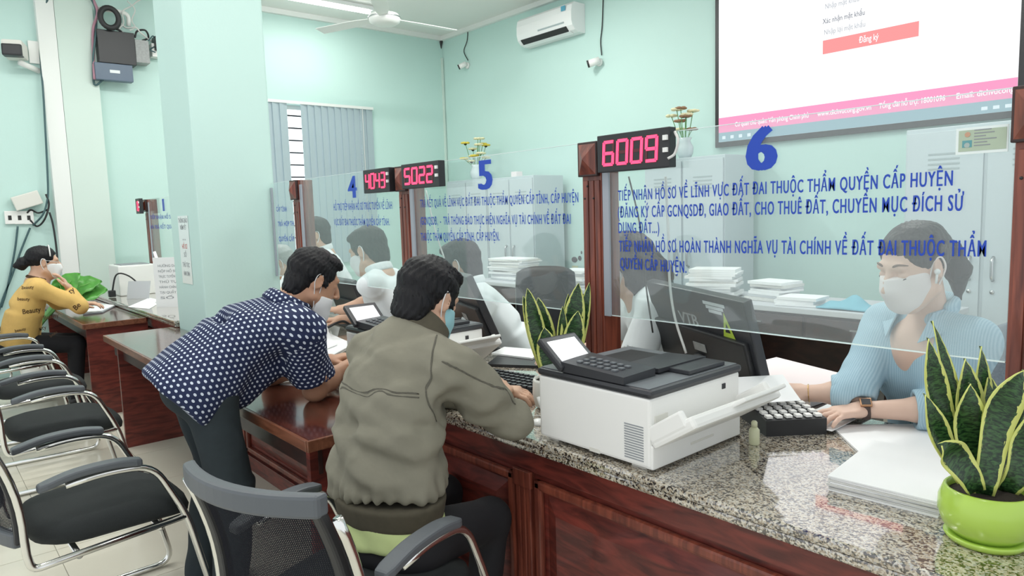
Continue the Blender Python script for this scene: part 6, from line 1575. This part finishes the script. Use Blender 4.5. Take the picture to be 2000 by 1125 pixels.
B().tube([wrR - dr_ * 0.012 + 0.030 * (math.cos(t) * u2 + math.sin(t) * v2) - loc for t in np.linspace(0, 2 * math.pi, 24, endpoint=False)], 0.0014, 6, closed=True).build('bracelet', 'gold', W)
F = Field(0.009); F.ell(hips + A_(0, 0, -0.02), (0.17, 0.15, 0.09), RT, 0.04)
for sg in (-1, 1):
    kn = hips + RT @ A_(sg * 0.10, 0.40, -0.08); F.cap(hips + RT[:, 0] * sg * 0.08, kn, 0.085, 0.065, 0.03); F.cap(kn, A_(kn[0], kn[1] + 0.10, 0.10), 0.062, 0.05, 0.02)
grow(F, 'trousers', 'trousers_black', W)
for sg in (-1, 1):
    kn = hips + RT @ A_(sg * 0.10, 0.40, -0.08); an = A_(kn[0], kn[1] + 0.10, 0.045)
    F = Field(0.009); F.cap(an - RT @ A_(0, 0.03, 0), an + RT @ A_(0, 0.13, -0.01), 0.042, 0.033, 0.02); grow(F, 'shoe', 'shoe', W)

# ------------------------------------------------------------------ simpler seated figures
def sitter(name_label, c, yaw, headc, hfwd, hup, shirt, armR=None, armL=None, res=0.009, skin='skin', hairm='hair', long_hair=False, sleeve='short', mask='mask_white', hs=1.06, lean=0.10, bun=False, extra=None, w=1.0, legs=True):
    root = thing('person', name_label, 'person', (c[0], c[1], 0.0))
    RT = frame((math.cos(yaw), math.sin(yaw), 0)); hips = A_(*c)
    h = Head(headc, hfwd, hup, hs); c7 = h.p(0, -0.045, -0.122)
    shR = c7 + RT @ A_(0.170 * w, 0.0, -0.065); shL = c7 + RT @ A_(-0.170 * w, 0.0, -0.065)
    ar = {1: armR, -1: armL}; E = {}
    for sg, s0 in ((1, shR), (-1, shL)):
        a = ar[sg]
        if a is None: a = (s0 + RT @ A_(sg * 0.05, 0.10, -0.25), s0 + RT @ A_(-sg * 0.02, 0.33, -0.25), RT @ A_(-sg * 0.3, 1, 0))
        E[sg] = (s0, np.maximum(A_(*a[0]), (-99, -99, 0.85)), np.maximum(A_(*a[1]), (-99, -99, 0.838)), nrm(a[2]), a[3] if len(a) > 3 else (0, 0, 1))
    F = Field(res * 0.62); h.add(F); F.cap(h.p(0, -0.03, -0.03), c7 - A_(0, 0, 0.02), 0.052, 0.056, 0.03)
    F.cap(c7 - A_(0, 0, 0.05), hips, 0.09, 0.10, 0.05)
    for sg in (1, -1):
        s0, e, wv, d, nn = E[sg]; F.cap(c7 - A_(0, 0, 0.03), s0, 0.045, 0.045, 0.03); F.chain([s0, e], [0.045, 0.040], 0.02); F.chain([e, e * 0.6 + wv * 0.4, wv], [0.040, 0.040, 0.027], 0.02)
        hand(F, wv, d, nn, 1.0, 0.45, sg)
        if legs:
            kn = hips + RT @ A_(sg * 0.10, 0.40, -0.04); an = A_(kn[0], kn[1], 0.09) + RT @ A_(0, -0.04, 0)
            F.cap(hips + RT[:, 0] * sg * 0.08, kn, 0.07, 0.05, 0.03); F.cap(kn, an, 0.045, 0.035, 0.02); F.cap(an, an + RT @ A_(0, 0.12, -0.05), 0.03, 0.03, 0.02)
    grow(F, 'body', skin, root)
    F = Field(res * 0.7)
    if long_hair:
        F.ell(h.p(0, -0.020, 0.042), np.array([0.088, 0.108, 0.090]) * hs, h.R, 0.01)
        F.box(h.p(0, 0.13, -0.04), np.array([0.10, 0.08, 0.115]) * hs, h.R, 0.03, 0.02, 's')
        for q in (-1, 1): F.chain([h.p(q * 0.070, -0.02, 0.03), h.p(q * 0.078, -0.02, -0.08), h.p(q * 0.085, -0.03, -0.19)], [0.030, 0.036, 0.022], 0.03)
        F.chain([h.p(0, -0.08, 0.02), h.p(0, -0.10, -0.09), h.p(0, -0.10, -0.22)], [0.06, 0.07, 0.04], 0.05)
    elif bun:
        F.ell(h.p(0, -0.020, 0.042), np.array([0.082, 0.104, 0.089]) * hs, h.R, 0.01)
        F.box(h.p(0, 0.135, -0.03), np.array([0.13, 0.075, 0.10]) * hs, h.R, 0.03, 0.02, 's'); F.box(h.p(0, 0.055, -0.115), np.array([0.14, 0.075, 0.10]) * hs, h.R, 0.02, 0.012, 's')
        F.box(h.p(0, -0.02, -0.135), np.array([0.14, 0.10, 0.075]) * hs, h.R, 0.02, 0.012, 's')
        F.ell(h.p(0, -0.135, -0.012), np.array([0.045, 0.042, 0.048]) * hs, h.R, 0.015); F.ell(h.p(0, -0.165, -0.03), np.array([0.022, 0.03, 0.022]) * hs, h.R, 0.01)
        for q in (-1, 1): F.ell(h.p(q * 0.086, -0.004, -0.006), np.array([0.020, 0.024, 0.036]) * hs, h.R, 0.008, 's')
    else: h.hair_short(F)
    grow(F, 'hair', hairm, root, h.strands(0.002))
    if mask:
        F = Field(res * 0.55); h.mask(F, 0.0); grow(F, 'face_mask', mask, root); h.loops(root, mask, 0.0, 0.003)
    mid = hips * 0.5 + c7 * 0.5 - RT @ A_(0, 0.02, 0)
    F = Field(res * 0.75)
    F.trunk(hips - A_(0, 0, 0.02), mid, RT, (0.185 * w, 0.14), (0.180 * w, 0.130), 0.05); F.trunk(mid, c7 - A_(0, 0, 0.06), RT, (0.180 * w, 0.130), (0.170 * w, 0.100), 0.06, rnd=0.05)
    for sg in (1, -1):
        s0, e, wv, d, nn = E[sg]; F.cap(c7 - A_(0, 0, 0.035), s0, 0.062, 0.070, 0.05)
        if sleeve == 'short': q = s0 * 0.2 + e * 0.8; F.cone(s0, q, 0.072, 0.074, 0.03); F.cap(q, e, 0.060, 0.06, 0.004, 's')
        else: F.chain([s0, e], [0.070, 0.060], 0.03); F.cap(e, wv - nrm(wv - e) * 0.03, 0.058, 0.042, 0.03)
    sh = grow(F, 'shirt' if sleeve == 'short' else 'sweater', shirt, root, folds(0.005, 26, int(abs(c[0]) * 10)))
    F = Field(res * 0.7); nk = nrm(h.p(0, -0.03, -0.03) - c7); fr_ = frame(RT[:, 1], nk)
    rg = [c7 + fr_ @ A_(0.072 * math.cos(t), 0.065 * math.sin(t) + 0.008, 0.004 - 0.02 * math.sin(t)) for t in np.linspace(0, 2 * math.pi, 18)]
    F.chain(rg, [0.013] * 18, 0.01)
    if sleeve == 'short': F.chain([p + nk * 0.024 for p in rg], [0.010] * 18, 0.02)
    grow(F, 'collar', shirt if sleeve == 'short' else 'yellow_print', root)
    if legs:
        F = Field(res); F.ell(hips + A_(0, 0, -0.02), (0.175, 0.15, 0.09), RT, 0.04)
        for sg in (1, -1):
            kn = hips + RT @ A_(sg * 0.10, 0.40, -0.04); F.cap(hips + RT[:, 0] * sg * 0.08, kn, 0.088, 0.066, 0.03); F.cap(kn, A_(kn[0], kn[1], 0.10) + RT @ A_(0, -0.04, 0), 0.062, 0.05, 0.02)
        grow(F, 'trousers', 'trousers_black', root)
        for sg in (1, -1):
            kn = hips + RT @ A_(sg * 0.10, 0.40, -0.04); an = A_(kn[0], kn[1], 0.045) + RT @ A_(0, -0.06, 0)
            F = Field(res); F.cap(an, an + RT @ A_(0, 0.15, -0.01), 0.042, 0.034, 0.02); grow(F, 'shoe', 'shoe', root)
    return root, h, sh, c7, RT
# woman in the yellow sweater: elbow on the desk, hand at the chin
Yr, hY, shY, c7Y, RTY = sitter('woman in a yellow sweater printed with words, seated with her chin on her hand', (-6.88, 0.62, 0.56), R_(84), (-6.84, 0.845, 1.205), (0.05, 0.97, -0.10), (0, 0.05, 1), 'yellow_knit',
    armR=((-6.62, 1.03, 0.785), (-6.70, 0.985, 0.985), (-0.25, -0.35, 0.85), (0.2, 0.9, 0.3)), armL=((-7.06, 0.94, 0.80), (-6.90, 1.10, 0.79), (0.45, 0.85, -0.05), (0, 0, 1)),
    res=0.010, skin='skin', sleeve='long', mask='mask_white', bun=True, hs=1.08, w=1.06)
B().tube([hY.p(0.084 * math.cos(t), 0.035 - 0.01 * math.sin(t), 0.040 + 0.094 * math.sin(t)) - np.array(Yr.location) for t in np.linspace(R_(8), R_(172), 18)], 0.005, 6).build('hairband', 'cable_white', Yr)
B().tube([A_(-6.685, 0.995, 0.955) + 0.043 * A_(math.cos(t), 0.9 * math.sin(t), 0.25 * math.sin(t)) - np.array(Yr.location) for t in np.linspace(0, 2 * math.pi, 20, endpoint=False)], 0.009, 6, closed=True).build('sleeve_band', 'yellow_print', Yr)
B().tube([p - np.array(Yr.location) for p in bez([hY.p(0.05, 0.09, 0.01), hY.p(0.078, 0.05, 0.016), hY.p(0.084, 0.0, 0.02)], 12)], 0.002, 5).build('glasses_arm', 'steel', Yr)
from mathutils.bvhtree import BVHTree
bvY = BVHTree.FromPolygons([tuple(v) for v in mverts(shY.data) + np.array(Yr.location)], [tuple(p.vertices) for p in shY.data.polygons])
for (px, py, wd, rot, txt) in ((54, 562, 24, 4, 'Beauty'), (46, 585, 24, -2, 'beauty'), (62, 608, 36, 8, 'Beauty'), (100, 619, 30, 12, 'Beauty'), (94, 580, 22, 62, 'Beau'), (117, 592, 22, 72, 'Beauty'), (141, 569, 12, 40, 'ty'), (150, 598, 14, 45, 'Be'), (40, 645, 22, 12, 'beauty'), (84, 642, 14, 12, 'uty'), (104, 652, 16, 35, 'beau')):
    dp = 5.6; s_ = wd * dp / FPX; cpt = at(px, py, dp)
    me = text_mesh('print_word', txt, 0.012); a = mverts(me); a[:, :2] -= (a[:, :2].max(0) + a[:, :2].min(0)) / 2; a *= s_ / (a[:, 0].max() - a[:, 0].min())
    c_, s2 = math.cos(R_(rot)), math.sin(R_(rot)); x, y = a[:, 0] * c_ - a[:, 1] * s2, a[:, 0] * s2 + a[:, 1] * c_
    tgt = cpt + x[:, None] * CR + y[:, None] * CU; out = []
    for p in tgt:       # lay the print on the knitted surface
        d = nrm(p - CAM); hit = bvY.ray_cast(Vector(CAM), Vector(d))
        out.append((np.array(hit[0]) - d * 0.004) if hit[0] is not None else p)
    if max(np.linalg.norm(q - out[0]) for q in out) > 0.30: continue
    setverts(me, np.array(out) - np.array(Yr.location)); me.materials.clear()
    link('print_word', me, 'yellow_print', Yr)
# staff at number 5, 4 and behind
hd = at(898, 518, 3.95)
r5, h5, s5, c75, RT5 = sitter('man in a white shirt and mask behind the monitor at number 5', (hd[0] + 0.22, hd[1] + 0.30, 0.55), R_(248), hd, (-0.80, -0.52, -0.22), (-0.1, -0.05, 1), 'shirt_white', res=0.009, hs=1.07, w=1.12, sleeve='short')
hd = at(718, 492, 4.22)
r4, h4, s4, c74, RT4 = sitter('man in a white shirt and mask in profile behind the number 4 glass', (hd[0] + 0.20, hd[1] + 0.28, 0.55), R_(222), hd, (-0.86, -0.46, -0.30), (-0.15, -0.05, 1), 'shirt_white',
    armL=(at(735, 585, 4.25), at(668, 605, 4.20), (-0.8, -0.4, 0)), res=0.009, hs=1.12, w=1.12)
hd = at(614, 460, 5.55)
sitter('dark-haired person half hidden behind the polka-dot man\'s head', (hd[0] + 0.05, hd[1] + 0.25, 0.60), R_(250), hd, (-0.3, -0.9, -0.15), (0, -0.05, 1), 'shirt_white', res=0.011, hs=1.08)
hd = at(549, 512, 5.95)
sitter('person in white just visible between the green column and the next post', (hd[0] + 0.10, hd[1] + 0.30, 0.50), R_(235), hd, (-0.5, -0.7, -0.45), (-0.1, -0.3, 1), 'shirt_white', res=0.011, hs=1.05, hairm='device_grey')
hd = at(1218, 515, 3.10)
rH, hH, sH, c7H, RTH = sitter('long-haired woman in a pale blouse behind the wooden post of number 6', (hd[0] + 0.14, hd[1] + 0.22, 0.52), R_(232), hd, (-0.72, -0.55, -0.35), (-0.15, -0.1, 1), 'shirt_white', res=0.009, hs=1.06, long_hair=True, skin='skin_light', hairm='hair_brown')
